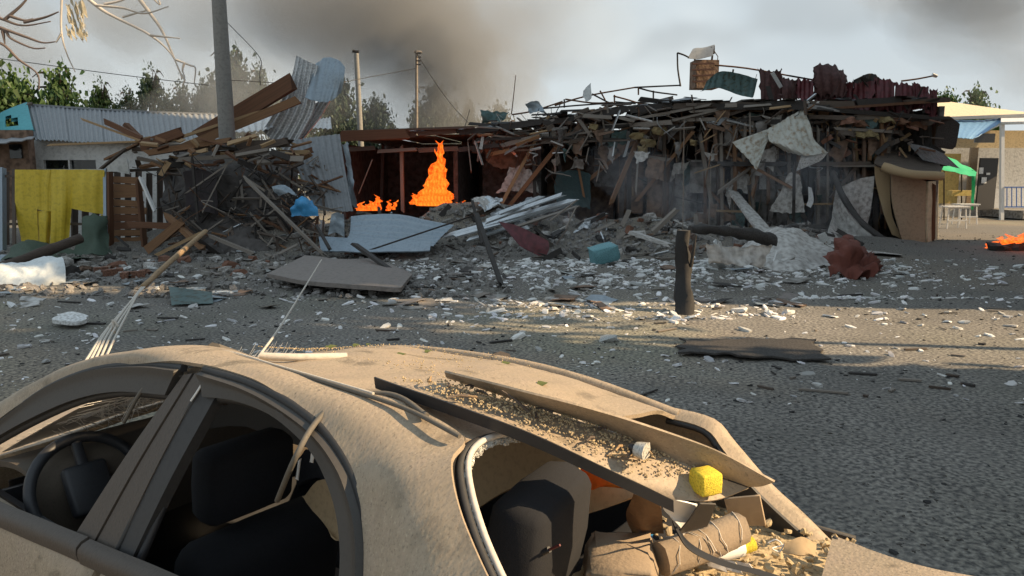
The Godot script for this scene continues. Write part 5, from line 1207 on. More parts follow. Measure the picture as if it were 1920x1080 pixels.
func zone(u: float) -> String:
	return "below the yellow fence" if u < 300 else "below the charred heap" if u < 600 else "in front of the fire" if u < 900 else "right of the fire" if u < 1180 else "left of the leaning pale panel" if u < 1360 else "before the upper-floor stalls"
func zone2(u: float, v: float) -> String:
	var far := "beyond the stump" if v < 560 else "between car and stump"
	return ("at the left, " if u < 480 else "left of centre, " if u < 900 else "in the middle, " if u < 1330 else "at the right, ") + far
func litter() -> void:
	# white foam: the largest 300 one by one, the rest as one object
	var spots := []
	for k in 16000:
		var u: float
		var v: float
		if k % 100 < 66:
			u = 1240 + rng.randfn() * 290
			v = 515 + absf(rng.randfn()) * 34 - 28
			if k % 5 == 0: v = rr(560, 600)
			if u > 1500: v = minf(v, 560)
		else:
			u = rr(-60, 1960)
			v = 500 + pow(rng.randf(), 1.5) * 260
		if nz.get_noise_2d(u * 0.5, v * 1.6) < rr(-0.45, 0.25): continue
		if v < 484 or (u > 1330 and v > 600 and rng.randf() < 0.6): continue
		var d := Vector3(0, 0, GG(u, v).z).length()
		var px: float = 1.6 + pow(rng.randf(), 7.0) * 18.0
		spots.append([u, v, px * d / FL])
	for a in [[22, 575, 26], [46, 652, 24], [88, 641, 30], [205, 572, 22], [425, 638, 18], [972, 634, 24], [1140, 640, 34], [1397, 621, 22], [1330, 676, 22], [1290, 664, 12], [1505, 682, 16], [1662, 729, 16], [1713, 748, 10], [1557, 594, 20], [1808, 606, 24], [1695, 606, 12], [1855, 630, 16], [795, 640, 16], [735, 585, 14], [930, 587, 34], [1648, 566, 12], [1112, 682, 10], [1215, 660, 10], [905, 588, 14], [780, 560, 16], [420, 552, 26], [345, 596, 14], [300, 590, 12], [1440, 590, 30], [1385, 585, 26], [1480, 588, 26]]:
		spots.append([a[0], a[1], a[2] * -GG(a[0], a[1]).z / FL])
	for k in 330:
		var u := rr(-20, 1350)
		var v := rr(575, 715)
		if nz.get_noise_2d(u * 0.7, v * 2.0) > rr(-0.3, 0.3): spots.append([u, v, (2.5 + 7.0 * pow(rng.randf(), 3.0)) * -GG(u, v).z / FL])
	spots.sort_custom(func(a, b): return a[2] > b[2])
	var mm := MultiMesh.new()
	mm.transform_format = MultiMesh.TRANSFORM_3D
	mm.use_colors = true
	mm.mesh = unit_chunks[0]
	mm.instance_count = spots.size() - 300
	for i in spots.size():
		var a = spots[i]
		var p := GG(a[0], a[1])
		var s: float = a[2]
		var sz := Vector3(s * rr(0.9, 1.5), s * rr(0.15, 0.42), s * rr(0.35, 0.9))
		if i < 300:
			tag(chunk("foam_chunk", p + Vector3(0, sz.y * 0.3, 0), sz, M.foam if rng.randf() < 0.7 else M.foam_dirty), "%s white foam chunk on the ground %s" % ["large" if s > 0.13 else "small", zone2(a[0], a[1])], "foam", "%s foam chunks %s" % ["large" if s > 0.13 else "small", zone2(a[0], a[1])])
		else:
			var tone := lerpf(0.28, 0.88, pow(rng.randf(), 0.6))
			mm.set_instance_color(i - 300, Color(tone, tone * rr(0.97, 1.0), tone * rr(0.93, 1.02)))
			mm.set_instance_transform(i - 300, Transform3D(Basis.from_euler(Vector3(rr(-0.4, 0.4), rr(0, TAU), rr(-0.4, 0.4))).scaled_local(sz), p + Vector3(0, sz.y * 0.3, 0)))
	scatter("foam_crumbs", mm, M.crumb, "small white foam crumbs strewn over the ground", "foam")
	# gravel, clods, dark chips
	var cfg := [["gravel", 7000, "pebble", 0.004, 0.02, "loose pale gravel and grit over the yard", 3.6, 26.0], ["dirt_clods", 7000, "dirt_clod", 0.004, 0.032, "dark earth clods strewn over the yard", 3.6, 26.0], ["ash_flakes", 3000, "ash", 0.006, 0.06, "black ash and charred flakes on the ground", 3.6, 24.0]]
	for c in cfg:
		var m := MultiMesh.new()
		m.transform_format = MultiMesh.TRANSFORM_3D
		m.mesh = unit_chunks[c[1] % 7]
		m.instance_count = c[1]
		for i in c[1]:
			var d := lerpf(c[6], c[7], pow(rng.randf(), 1.4))
			var x := rr(-0.74, 0.74) * d
			for tries in 3:
				if nz.get_noise_2d(x * 14.0 + c[1], d * 14.0) > rr(-0.25, 0.3): break
				d = lerpf(c[6], c[7], pow(rng.randf(), 1.4))
				x = rr(-0.74, 0.74) * d
			var s := lerpf(c[3], c[4], pow(rng.randf(), 3.0)) * (0.7 + d * 0.05)
			m.set_instance_transform(i, Transform3D(Basis.from_euler(Vector3(rr(-0.4, 0.4), rr(0, TAU), rr(-0.4, 0.4))).scaled_local(Vector3(s, s * rr(0.15, 0.4), s * rr(0.4, 1.0))), Vector3(x, gy(x, -d) + s * 0.06, -d)))
		scatter(c[0], m, M[c[2]], c[5], "ground litter")
	var rm := MultiMesh.new()
	rm.transform_format = MultiMesh.TRANSFORM_3D
	rm.mesh = unit_chunks[5]
	rm.instance_count = 3600
	for i in 3600:
		var u := rr(560, 1600) if i % 3 else rr(-20, 950)
		var p := GG(u, rr(372, 482) if i % 3 else rr(470, 560))
		var s := rr(0.03, 0.17)
		rm.set_instance_transform(i, Transform3D(Basis.from_euler(Vector3(rr(-1, 1), rr(0, TAU), rr(-1, 1))).scaled_local(Vector3(s, s * rr(0.3, 0.8), s * rr(0.4, 1.0))), p + Vector3(0, s * 0.15, 0)))
	scatter("rubble_grit", rm, M.grey_wall, "fine dark rubble covering the mounds before the stalls", "rubble")
	# rubble in front of the stalls
	var mats := ["concrete", "concrete", "plaster", "brick", "grey_wall", "charred", "brown_wall"]
	for k in 300:
		var u := rr(560, 1560) if k < 220 else rr(100, 560)
		var v := rr(390, 478) if k < 220 else rr(480, 520)
		var p := GG(u, v)
		var s := rr(0.08, 0.38)
		var mk: String = pick(mats)
		tag(chunk("rubble_chunk", p + Vector3(0, s * 0.1, 0), Vector3(s, s * rr(0.4, 0.8), s * rr(0.5, 1.0)), M[mk]), "%s lump in the rubble %s" % [{"concrete": "grey concrete", "plaster": "pale plaster", "brick": "reddish brick", "grey_wall": "dark grey", "charred": "black charred", "brown_wall": "dark brown"}[mk], zone(u)], "rubble", "%s rubble %s" % [mk.replace("_", " "), zone(u)])
	for k in 170:
		var u := rr(200, 1600)
		var v := rr(395, 492)
		var p := GG(u, v)
		var d := Vector3(rr(-1, 1), rr(-0.05, 0.45), rr(-0.7, 0.7)) * rr(0.3, 1.1)
		p.y += absf(d.y) * 0.5 + 0.03
		var mk: String = pick(["timber_grey", "timber_dark", "charred", "charred", "plaster", "galvanised", "timber_grey", "steel_dark"])
		tag(plank("debris_board", p - d * 0.5, p + d * 0.5, rr(0.04, 0.14), rr(0.01, 0.04), M[mk], self, rr(0, 3)), "broken %s strip lying in the rubble %s" % [{"timber_grey": "grey wooden", "timber_dark": "dark wooden", "charred": "charred", "plaster": "pale", "galvanised": "shiny metal", "steel_dark": "dark metal"}[mk], zone(u)], "board", "%s strips %s" % [mk.replace("_", " "), zone(u)])
	for k in 90:
		var su := rr(0, 1900)
		var sv := rr(500, 760)
		var p := GG(su, sv)
		var mk: String = pick(["timber_grey", "timber_dark", "charred", "charred", "bark"])
		var d := Vector3(rr(-1, 1), 0.0, rr(-0.5, 0.5)) * rr(0.1, 0.6)
		p.y += 0.015
		tag(plank("ground_splinter", p - d * 0.5, p + d * 0.5, rr(0.01, 0.05), rr(0.01, 0.02), M[mk]), "thin %s splinter on the ground %s" % [{"timber_grey": "grey wooden", "timber_dark": "dark brown wooden", "charred": "charred", "bark": "bark brown"}[mk], zone2(su, sv)], "splinter", "%s splinters %s" % [mk.replace("_", " "), zone2(su, sv)])
	for k in 110:
		var u := rr(-20, 1500)
		var p := GG(u, rr(484, 580))
		var mk: String = pick(["plaster", "foam_dirty", "timber_grey", "concrete", "slab", "charred", "blue_sheet", "brown_wall"])
		var w := rr(0.08, 0.3)
		var l := rr(0.06, 0.22)
		p.y += 0.03
		var t := rr(0, TAU)
		var ex := Vector3(cos(t), rr(-0.1, 0.2), sin(t)) * w
		var ez := Vector3(-sin(t), rr(-0.1, 0.15), cos(t)) * l
		tag(obj("flat_scrap", patch([[p - ex - ez, p + ex * 0.7 - ez], [p - ex * 0.8 + ez, p + ex + ez * 0.8]], 4, 4, 0.008, {"dent": 0.05, "ragged": 0.03}), M[mk]), "flat %s scrap on the ground %s" % [{"plaster": "pale plaster", "foam_dirty": "dirty foam", "timber_grey": "grey wooden", "concrete": "grey", "slab": "brownish grey", "charred": "black", "blue_sheet": "blue-grey metal", "brown_wall": "brown"}[mk], zone2(u, 500)], "scrap", "%s scraps %s" % [mk.replace("_", " "), zone2(u, 500)])
	for a in [[205, 517], [225, 514], [190, 512], [258, 520], [235, 522]]:
		var p := GG(a[0], a[1])
		var o := box("loose_brick", p + Vector3(0, 0.06, 0), Vector3(0.25, 0.12, 0.12), M.brick, self, rr(0, 3))
		tag(o, "loose reddish brick on the ground below the slat panel", "brick", "loose bricks")
func scatter(called: String, mm: MultiMesh, m: Material, label: String, category: String) -> void:
	var o := MultiMeshInstance3D.new()
	o.multimesh = mm
	o.material_override = m
	o.name = called
	add_child(o)
	tag(o, label, category, "", "stuff")

func near_branches() -> void:
	# dead branches reaching in at the top left
	var t := thing("dead_branch", W(160, -120, 5.5), "bare pale branch hanging in from the top left", "branch", "bare branches at the top left")
	var d := 5.5
	var main := [[[100, -60], [180, 10], [215, 32], [280, 65], [320, 100], [340, 140]], [[255, -10], [285, 30], [305, 60], [325, 105], [342, 148]], [[180, 10], [230, 15], [270, 25], [316, 12]], [[195, 8], [230, 0], [270, -20]], [[230, 32], [258, 24], [282, 18]], [[282, 66], [310, 69], [338, 72]], [[330, 112], [355, 122], [366, 128], [364, 156]], [[285, -5], [300, 8], [290, -20]], [[340, 140], [346, 150], [342, 160]], [[345, 118], [342, 132], [347, 145]], [[118, -30], [115, 10], [115, 60], [125, 100], [141, 135]], [[115, 62], [105, 80]]]
	for i in main.size():
		var q := []
		for p in main[i]: q.append(W(p[0], p[1], d + 0.2 * sin(i * 2.0)))
		obj("twig" if i > 1 else "bough", tube(q, 0.016 if i < 2 else 0.009, 0.004, 6, 16, 0.35), M.twig_white, t)
	for k in 40:
		var p := W(rr(122, 158), rr(-5, 58), d + rr(-0.1, 0.1))
		obj("dry_leaf", patch([[p, p + Vector3(0.008, 0.004, 0)], [p + Vector3(rr(-0.01, 0.025), -0.04, 0.01), p + Vector3(0.018, -0.045, 0.0)], [p + Vector3(rr(0.0, 0.04), -0.085, 0), p + Vector3(0.022, -0.085, 0)]], 2, 4, 0.0), M.dry_leaf, t)
	t = thing("dark_branch", W(0, 20, 6.0), "dark bare branch with drooping twigs at the left edge", "branch", "bare branches at the top left")
	for a in [[[-60, 40], [5, 55], [20, 72], [60, 90], [85, 90]], [[-60, 60], [3, 82], [35, 112], [70, 138], [73, 168]], [[0, 52], [50, 70], [80, 80], [105, 78]], [[-30, 20], [10, 38], [45, 48], [95, 40]], [[10, 36], [40, 10], [60, -15]], [[18, 30], [45, 38], [62, 35]], [[5, 58], [9, 82]], [[45, 42], [85, 32], [110, 22]]]:
		var q := []
		for p in a: q.append(W(p[0], p[1], 6.0))
		obj("twig", tube(q, 0.014, 0.005, 6, 14, 0.35), M.twig_dark, t)
# ---------------------------------------------------------------- the car
func thing_car(called: String, p: Vector3, label: String, category: String, group := "") -> Node3D:
	var o := Node3D.new()
	o.name = numbered(called)
	add_child(o)
	o.transform = car_xf * Transform3D(Basis.IDENTITY, p)
	base_of[o] = p
	return tag(o, label, category, group)
func on_car(called: String, mesh: Mesh, m: Material, label: String, category: String, group := "") -> MeshInstance3D:
	var o := MeshInstance3D.new()
	o.mesh = mesh
	o.material_override = m
	o.name = numbered(called)
	add_child(o)
	o.transform = car_xf * Transform3D(Basis.IDENTITY, org)
	return tag(o, label, category, group)
func cz(list: Array) -> Array:          # [u, v, height]
	var r := []
	for p in list: r.append(CZ(p[0], p[1], p[2]))
	return r
func cl(list: Array, left: float) -> Array:
	var r := []
	for p in list: r.append(CY(p[0], p[1], p[2] if p.size() > 2 else left))
	return r
func cs(list: Array, off := 0.0) -> Array:
	var r := []
	for p in list: r.append(CS(p[0], p[1], off))
	return r
func mid(a: Array, b: Array, t: float, off := Vector3.ZERO) -> Array:
	var r := []
	for i in a.size(): r.append(a[i].lerp(b[i], t) + off)
	return r
func v3(s: float, y: float, r: float) -> Vector3: return Vector3(s, y, r)
func crumbs(called: String, pts: Array, size: float, m: Material, parent: Node, xf := Transform3D.IDENTITY) -> void:
	var mm := MultiMesh.new()
	mm.transform_format = MultiMesh.TRANSFORM_3D
	mm.mesh = unit_chunks[4]
	mm.instance_count = pts.size()
	for i in pts.size():
		var s := size * rr(0.4, 1.4)
		mm.set_instance_transform(i, xf * Transform3D(Basis.from_euler(Vector3(rr(-1, 1), rr(0, TAU), rr(-1, 1))).scaled_local(Vector3(s, s * 0.5, s * 0.7)), pts[i]))
	var o := MultiMeshInstance3D.new()
	o.multimesh = mm
	o.material_override = m
	o.name = called
	parent.add_child(o, true)
	o.position = -base_of.get(parent, Vector3.ZERO)
	o.set_meta("kind", "stuff")
func build_car() -> void:
	car = Node3D.new()
	car.name = "wrecked_car"
	add_child(car)
	car.transform = car_xf
	base_of[car] = Vector3.ZERO
	tag(car, "dust-covered tan sedan in front with broken windows and crushed roof", "car")
	var paint: Material = M.dusty_paint
	# roof
	var L := cz([[400, 657, 1.39], [520, 692, 1.40], [640, 727, 1.40], [760, 768, 1.39], [868, 826, 1.36]])
	var R := cl([[600, 673], [748, 656], [940, 677], [1100, 716], [1272, 780]], -0.55)
	var r1 := mid(L, R, 0.28, Vector3(0, 0.012, 0))
	var r2 := mid(L, R, 0.55, Vector3(0, 0.02, 0))
	var r3 := mid(L, R, 0.85, Vector3(0, 0.022, 0))
	r1[0].y -= 0.05
	r2[0].y -= 0.07
	obj("roof", patch([L, r1, r2, r3, R], 44, 34, 0.012, {"dent": 0.028, "freq": 70.0}), paint, car)
	# left rail, pillar and rear quarter in one panel
	var O := cs([[-40, 790], [0, 766], [100, 706], [200, 672], [300, 659]], 0.05) + L + [CY(850, 872, 0.555), CY(864, 950, 0.60), CY(898, 1040, 0.64), CY(940, 1130, 0.68)]
	var D := cs([[-40, 818], [0, 792], [90, 728], [180, 692], [280, 683], [380, 693], [470, 718], [545, 756], [608, 806], [652, 866], [676, 925], [690, 985], [694, 1060], [690, 1150]])
	var md := mid(O, D, 0.5, Vector3(0, 0.012, -0.018))
	obj("side_panel", patch([O, md, D], 90, 14, 0.01, {"dent": 0.014, "freq": 60.0}), paint, car)
	obj("drip_moulding", tube(L, 0.009, 0.009, 6, 24), M.dusty_rubber, car)
	# door frames
	var D1 := cs([[-40, 818], [0, 793], [90, 729], [180, 693], [270, 684], [345, 690]], -0.002)
	var I1 := cs([[-40, 850], [0, 826], [70, 788], [150, 753], [230, 736], [328, 742]], 0.02)
	var D2 := cs([[385, 694], [470, 718], [545, 756], [608, 806], [652, 866], [676, 925], [690, 985], [694, 1060], [690, 1150]], -0.002)
	var I2 := cs([[398, 745], [455, 750], [515, 770], [565, 806], [606, 850], [634, 905], [652, 965], [660, 1040], [655, 1130]], 0.02)
	var fd := obj("front_door_frame", patch([D1, mid(D1, I1, 0.4, Vector3(0, 0, 0.005)), I1], 24, 6, 0.03, {}), M.dark_trim, car)
	obj("seal", tube(D1, 0.012, 0.012, 6, 20), M.rubber, car)
	obj("seal", tube(mid(D1, I1, 0.5, Vector3(0, 0, -0.004)), 0.006, 0.006, 6, 20), M.rubber, car)
	obj("seal", tube(I1, 0.013, 0.013, 6, 20), M.rubber, car)
	obj("frame_ridge", tube(mid(D1, I1, 0.25, Vector3(0, 0, -0.004)), 0.005, 0.005, 6, 20), M.dusty_rubber, car)
	obj("frame_ridge", tube(mid(D2, I2, 0.25, Vector3(0, 0, -0.004)), 0.006, 0.006, 6, 30), M.dusty_rubber, car)
	obj("frame_ridge", tube(mid(D2, I2, 0.8, Vector3(0, 0, -0.004)), 0.004, 0.004, 6, 30), M.dusty_rubber, car)
	obj("rear_door_frame", patch([D2, mid(D2, I2, 0.4, Vector3(0, 0, 0.005)), I2], 34, 6, 0.03, {}), M.dark_trim, car)
	obj("seal", tube(D2, 0.013, 0.013, 6, 30), M.rubber, car)
	obj("seal", tube(mid(D2, I2, 0.55, Vector3(0, 0, -0.006)), 0.007, 0.007, 6, 30), M.dusty_rubber, car)
	obj("seal", tube(I2, 0.014, 0.014, 6, 30), M.rubber, car)
	# centre pillar: frame strips and rubber
	var ptop := [[343, 703], [360, 700], [365, 700], [388, 699], [391, 699], [406, 740]]
	var pbot := [[138, 1006], [171, 1024], [175, 1026], [214, 1040], [216, 1040], [246, 1050]]
	var cols := ["brown_trim", "brown_trim", "rubber"]
	for k in 3:
		var a := cs([ptop[k * 2], pbot[k * 2]], -0.004 * (2 - k))
		var c := cs([ptop[k * 2 + 1], pbot[k * 2 + 1]], -0.004 * (2 - k))
		obj("pillar_strip", patch([[a[0], (a[0] + a[1]) / 2 + Vector3(0, 0, -0.008), a[1]], [c[0], (c[0] + c[1]) / 2 + Vector3(0, 0, -0.008), c[1]]], 10, 4, 0.03, {}), M[cols[k]], car)
	obj("seal", tube(cs([[392, 702], [320, 830], [216, 1040]]), 0.008, 0.008, 6, 10), M.rubber, car)
	obj("seal", tube(cs([[404, 744], [345, 860], [262, 1052]], 0.02), 0.012, 0.012, 6, 10), M.plastic_dark, car)
	obj("bright_edge", tube(cs([[388, 702], [374, 728], [358, 752]], -0.012), 0.003, 0.003, 5, 6), M.crack_white, car)
	# belt mouldings and doors
	for a in [[[-60, 932], [0, 962], [80, 996], [162, 1030]], [[165, 1034], [220, 1058], [290, 1088], [420, 1148], [640, 1240]]]:
		var q := cs(a, -0.012)
		obj("belt_moulding", patch([mid(q, q, 0, Vector3(0, 0.018, 0.012)), mid(q, q, 0, Vector3(0, 0.008, -0.012)), mid(q, q, 0, Vector3(0, -0.022, -0.008))], 12, 6, 0.015, {"dent": 0.003}), M.brown_trim, car)
	var belt := cs([[-60, 944], [0, 972], [80, 1008], [162, 1042], [290, 1098], [420, 1158], [640, 1250]], 0.0)
	var s_of := func(p: Vector3) -> float: return p.x
	for k in 2:
		var x0: float = [3.05, 2.16][k]
		var x1: float = [2.18, 1.14][k]
		var rows := []
		for a in [[0.905, 0.785], [0.85, 0.815], [0.72, 0.83], [0.5, 0.83], [0.3, 0.80]]:
			rows.append([v3(x0, a[0], -a[1]), v3((x0 + x1) / 2, a[0], -a[1]), v3(x1 + 0.012, a[0], -a[1])])
		var dr := obj(["front_door", "rear_door"][k], patch(rows, 14, 14, 0.02, {"dent": 0.012, "freq": 40.0}), paint, car)
		org = v3(x1 + 0.16, 0.78, -0.845)
		var hn := obj("handle", rbox(Vector3(0.19, 0.035, 0.03), 0.012), M.rubber, car)
	# rest of the body, both sides
	for sd in [-1, 1]:
		obj("front_fender", patch([[v3(3.07, 0.90, 0.78 * sd), v3(3.6, 0.84, 0.78 * sd), v3(4.15, 0.70, 0.66 * sd)], [v3(3.07, 0.66, 0.83 * sd), v3(3.6, 0.63, 0.83 * sd), v3(4.2, 0.55, 0.70 * sd)]], 14, 6, 0.015, {"dent": 0.01}), paint, car)
		obj("rear_fender", patch([[v3(1.13, 0.93 if sd < 0 else 0.80, 0.77 * sd), v3(0.6, 0.93 if sd < 0 else 0.76, 0.74 * sd), v3(0.05, 0.90 if sd < 0 else 0.74, 0.64 * sd)], [v3(1.13, 0.64, 0.83 * sd), v3(0.6, 0.62, 0.82 * sd), v3(0.0, 0.6, 0.70 * sd)]], 14, 6, 0.015, {"dent": 0.01}), paint, car)
		obj("lower_fender", patch([[v3(3.07, 0.66, 0.83 * sd), v3(3.12, 0.66, 0.83 * sd)], [v3(3.07, 0.3, 0.80 * sd), v3(3.10, 0.3, 0.80 * sd)]], 2, 4, 0.02, {}), paint, car)
		obj("front_bumper", patch([[v3(3.8, 0.62, 0.81 * sd), v3(4.1, 0.58, 0.74 * sd), v3(4.28, 0.56, 0.4 * sd), v3(4.3, 0.56, 0)], [v3(3.8, 0.28, 0.80 * sd), v3(4.1, 0.28, 0.74 * sd), v3(4.26, 0.28, 0.4 * sd), v3(4.28, 0.28, 0)]], 12, 4, 0.03, {}), paint, car)
		obj("rear_bumper", patch([[v3(0.55, 0.62, 0.82 * sd), v3(0.15, 0.62, 0.78 * sd), v3(-0.02, 0.62, 0.5 * sd), v3(-0.04, 0.62, 0)], [v3(0.55, 0.28, 0.80 * sd), v3(0.15, 0.28, 0.76 * sd), v3(0.0, 0.28, 0.5 * sd), v3(-0.02, 0.28, 0)]], 12, 4, 0.03, {}), paint, car)
		for x in [3.45, 0.92]:
			org = v3(x, 0.29, 0.73 * sd)
			var cy := CylinderMesh.new()
			cy.top_radius = 0.29
			cy.bottom_radius = 0.29
			cy.height = 0.17
			cy.radial_segments = 28
			var wh := obj("wheel", cy, M.tyre, car)
			wh.rotation.x = PI / 2
			var rm := MeshInstance3D.new()
			var c2 := CylinderMesh.new()
			c2.top_radius = 0.18
			c2.bottom_radius = 0.18
			c2.height = 0.185
			rm.mesh = c2
			rm.material_override = M.rim
			rm.name = "rim"
			wh.add_child(rm, true)
	for k in 2:
		var x0: float = [3.05, 2.14][k]
		var x1: float = [2.16, 1.14][k]
		var rows := []
		for a in [[0.90, 0.785], [0.72, 0.83], [0.5, 0.83], [0.3, 0.80]]: rows.append([v3(x0, a[0], a[1]), v3(x1 + 0.012, a[0], a[1])])
		obj(["front_door", "rear_door"][k], patch(rows, 6, 8, 0.02, {"dent": 0.01}), paint, car)
	obj("hood", patch([[v3(3.16, 0.95, -0.74), v3(3.14, 0.985, 0), v3(3.16, 0.95, 0.74)], [v3(3.7, 0.87, -0.74), v3(3.7, 0.92, 0), v3(3.7, 0.87, 0.74)], [v3(4.18, 0.70, -0.62), v3(4.24, 0.74, 0), v3(4.18, 0.70, 0.62)]], 16, 14, 0.015, {"dent": 0.015, "freq": 40.0}), paint, car)
	obj("tail_panel", patch([[v3(0.05, 0.86, -0.66), v3(0.0, 0.88, 0), v3(0.05, 0.86, 0.66)], [v3(-0.01, 0.6, -0.7), v3(-0.04, 0.6, 0), v3(-0.01, 0.6, 0.7)]], 10, 4, 0.015, {}), paint, car)
	# trunk lid, pushed down at the right
	var tl := [v3(0.62, 0.86, -0.60), v3(0.66, 0.87, 0.0), CZ(1562, 1012, 0.93)]
	obj("trunk_lid", patch([tl, [v3(0.3, 0.885, -0.6), v3(0.32, 0.90, 0.0), CZ(1760, 1078, 0.93)], [v3(0.04, 0.88, -0.58), v3(0.02, 0.9, 0), v3(0.05, 0.91, 0.6)]], 16, 10, 0.014, {"dent": 0.01}), paint, car)
	obj("trunk_edge", tube([CZ(1562, 1008, 0.94), CZ(1590, 1035, 0.92), CZ(1588, 1075, 0.88), CZ(1560, 1110, 0.86)], 0.008, 0.008, 6, 10), M.rubber, car)
	# right side: pillar by the rear window and rails
	var ro := cl([[1272, 780], [1335, 797], [1372, 838], [1442, 918], [1502, 974], [1562, 1034]], -0.57)
	var ri := cl([[1252, 790], [1320, 810], [1352, 848], [1422, 932], [1484, 990], [1545, 1052]], -0.53)
	obj("right_rear_pillar", patch([ro, mid(ro, ri, 0.5, Vector3(0, 0.012, 0.01)), ri], 20, 5, 0.02, {}), paint, car)
	obj("gasket", tube(mid(ri, ri, 0, Vector3(0, 0.004, -0.006)), 0.010, 0.010, 6, 20), M.rubber, car)
	obj("bright_edge", tube(mid(ro, ri, 0.35, Vector3(0, 0.016, 0)), 0.005, 0.005, 5, 20), M.dusty_rubber, car)
	obj("right_quarter_panel", patch([[R[3] + Vector3(0, -0.02, 0.03), ro[0], ro[2], ro[4]], [v3(1.35, 0.85, 0.72), v3(1.15, 0.82, 0.70), v3(0.95, 0.80, 0.68), v3(0.7, 0.78, 0.66)]], 12, 8, 0.012, {}), paint, car)
	for a in [[R[0], v3(3.15, 0.95, 0.70), 0.035], [R[2], v3(2.12, 0.9, 0.77), 0.045]]: obj("right_pillar", tube([a[0], a[1]], a[2], a[2], 8), M.brown_trim, car)
	obj("right_rail", tube(R, 0.02, 0.02, 7, 16), paint, car)
	obj("header", tube([L[0], L[0].lerp(R[0], 0.5) + Vector3(0.02, -0.05, 0), R[0]], 0.025, 0.022, 7, 8), M.dusty_rubber, car)
	obj("header_trim", tube([CZ(488, 668, 1.385), CZ(560, 670, 1.38), CZ(650, 668, 1.37)], 0.012, 0.012, 6, 6), M.cord_white, car)
	# windscreen, crazed
	var wb := [v3(3.16, 0.97, -0.68), v3(3.22, 0.98, 0), v3(3.16, 0.97, 0.68)]
	var wt := [L[0] + Vector3(0, -0.02, 0.02), L[0].lerp(R[0], 0.5) + Vector3(0.02, -0.06, 0), R[0] + Vector3(0, -0.02, -0.02)]
	obj("windscreen", patch([wt, mid(wt, wb, 0.5, Vector3(0.03, 0.02, 0)), wb], 10, 8, 0.004, {"dent": 0.02}), M.crazed, car)
	var web := SurfaceTool.new()
	web.begin(Mesh.PRIMITIVE_TRIANGLES)
	for k in 900:
		var a := rr(0.04, 0.8)
		var b := rr(0.16, 0.9)
		var q: Vector3 = wt[0].lerp(wt[2], a).lerp(wb[0].lerp(wb[2], a), b) + Vector3(0.02 + 0.05 * sin(a * PI), 0, 0)
		var cen: Vector3 = wt[0].lerp(wt[2], 0.25).lerp(wb[0].lerp(wb[2], 0.25), 0.3) + Vector3(0.03, 0, 0)
		var dir: Vector3 = (q - cen).normalized() if k % 3 else (q - cen).cross(Vector3(1, 0.6, 0)).normalized()
		var m := tube([q, q + dir.rotated(Vector3(0.7, 0.7, 0).normalized(), rr(-0.35, 0.35)) * rr(0.03, 0.13)], 0.0013, 0.0011, 3)
		web.append_from(m, 0, Transform3D(Basis.IDENTITY, org))
	org = Vector3.ZERO
	var cw := obj("crack_web", web.commit(), M.crack_white, car)
	cw.set_meta("kind", "stuff")
	# rear window: gasket, pale lip, glass crumbs
	var wn := Vector3(-0.595, 0.804, 0)
	var wo := Vector3(1.22, 1.345, 0)
	var gk := []
	for p in [[985, 812], [920, 820], [880, 838], [862, 872], [868, 930], [888, 1000], [913, 1062], [945, 1130]]: gk.append(CP(p[0], p[1], wo, wn))
	obj("gasket", tube(gk, 0.010, 0.010, 7, 30), M.rubber, car)
	obj("pale_lip", tube(mid(gk, gk, 0, Vector3(-0.012, 0.004, 0.012)), 0.007, 0.007, 6, 30), M.twig_white, car)
	var inner := []
	for p in [[985, 826], [930, 832], [896, 850], [880, 880], [884, 930], [905, 1000], [932, 1062], [965, 1130]]: inner.append(CP(p[0], p[1], wo, wn))
	var cr := []
	for k in 900: cr.append(along(mid(gk, inner, rr(0.35, 1.1)), rr(0, 6.99)) + Vector3(0, rr(-0.004, 0.006), 0))
	crumbs("glass_crumbs", cr, 0.009, M.glass_crumb, car)
	obj("glass_rim", patch([mid(gk, inner, 0.3), inner], 40, 2, 0.006, {"ragged": 0.006, "dent": 0.006, "freq": 300.0}), M.glass_crumb, car)
	# interior shell
	obj("cabin_floor", patch([[v3(3.1, 0.42, -0.72), v3(0.7, 0.42, -0.72)], [v3(3.1, 0.42, 0.72), v3(0.7, 0.42, 0.72)]], 4, 4, 0.03, {}), M.plastic_dark, car)
	for sd in [-1, 1]: obj("inner_trim", patch([[v3(3.1, 0.86, 0.72 * sd), v3(0.7, 0.84, 0.70 * sd)], [v3(3.1, 0.4, 0.72 * sd), v3(0.7, 0.4, 0.72 * sd)]], 8, 4, 0.02, {}), M.plastic_dark, car)
	obj("firewall", patch([[v3(3.1, 0.85, -0.72), v3(3.1, 0.85, 0.72)], [v3(3.05, 0.4, -0.72), v3(3.05, 0.4, 0.72)]], 4, 4, 0.03, {}), M.plastic_dark, car)
	obj("dashboard", patch([[v3(3.2, 0.90, -0.70), v3(3.24, 0.91, 0), v3(3.2, 0.90, 0.70)], [v3(2.98, 0.94, -0.70), v3(2.98, 0.97, -0.34), v3(2.98, 0.93, 0.70)], [v3(2.86, 0.90, -0.70), v3(2.84, 0.93, -0.34), v3(2.86, 0.89, 0.70)], [v3(2.86, 0.66, -0.70), v3(2.88, 0.68, 0), v3(2.86, 0.66, 0.70)]], 20, 16, 0.02, {"dent": 0.015}), M.dash, car)
	var hub := CP(168, 915, Vector3(2.78, 0, 0), Vector3(1, 0, 0))
	var tm := TorusMesh.new()
	tm.inner_radius = 0.155
	tm.outer_radius = 0.192
	tm.rings = 40
	tm.ring_segments = 10
	org = hub
	var sw := obj("steering_wheel", tm, M.plastic_dark, car)
	sw.rotation.z = deg_to_rad(62)
	var hb := MeshInstance3D.new()
	hb.mesh = rbox(Vector3(0.17, 0.05, 0.14), 0.02)
	hb.material_override = M.plastic_dark
	hb.name = "hub"
	sw.add_child(hb)
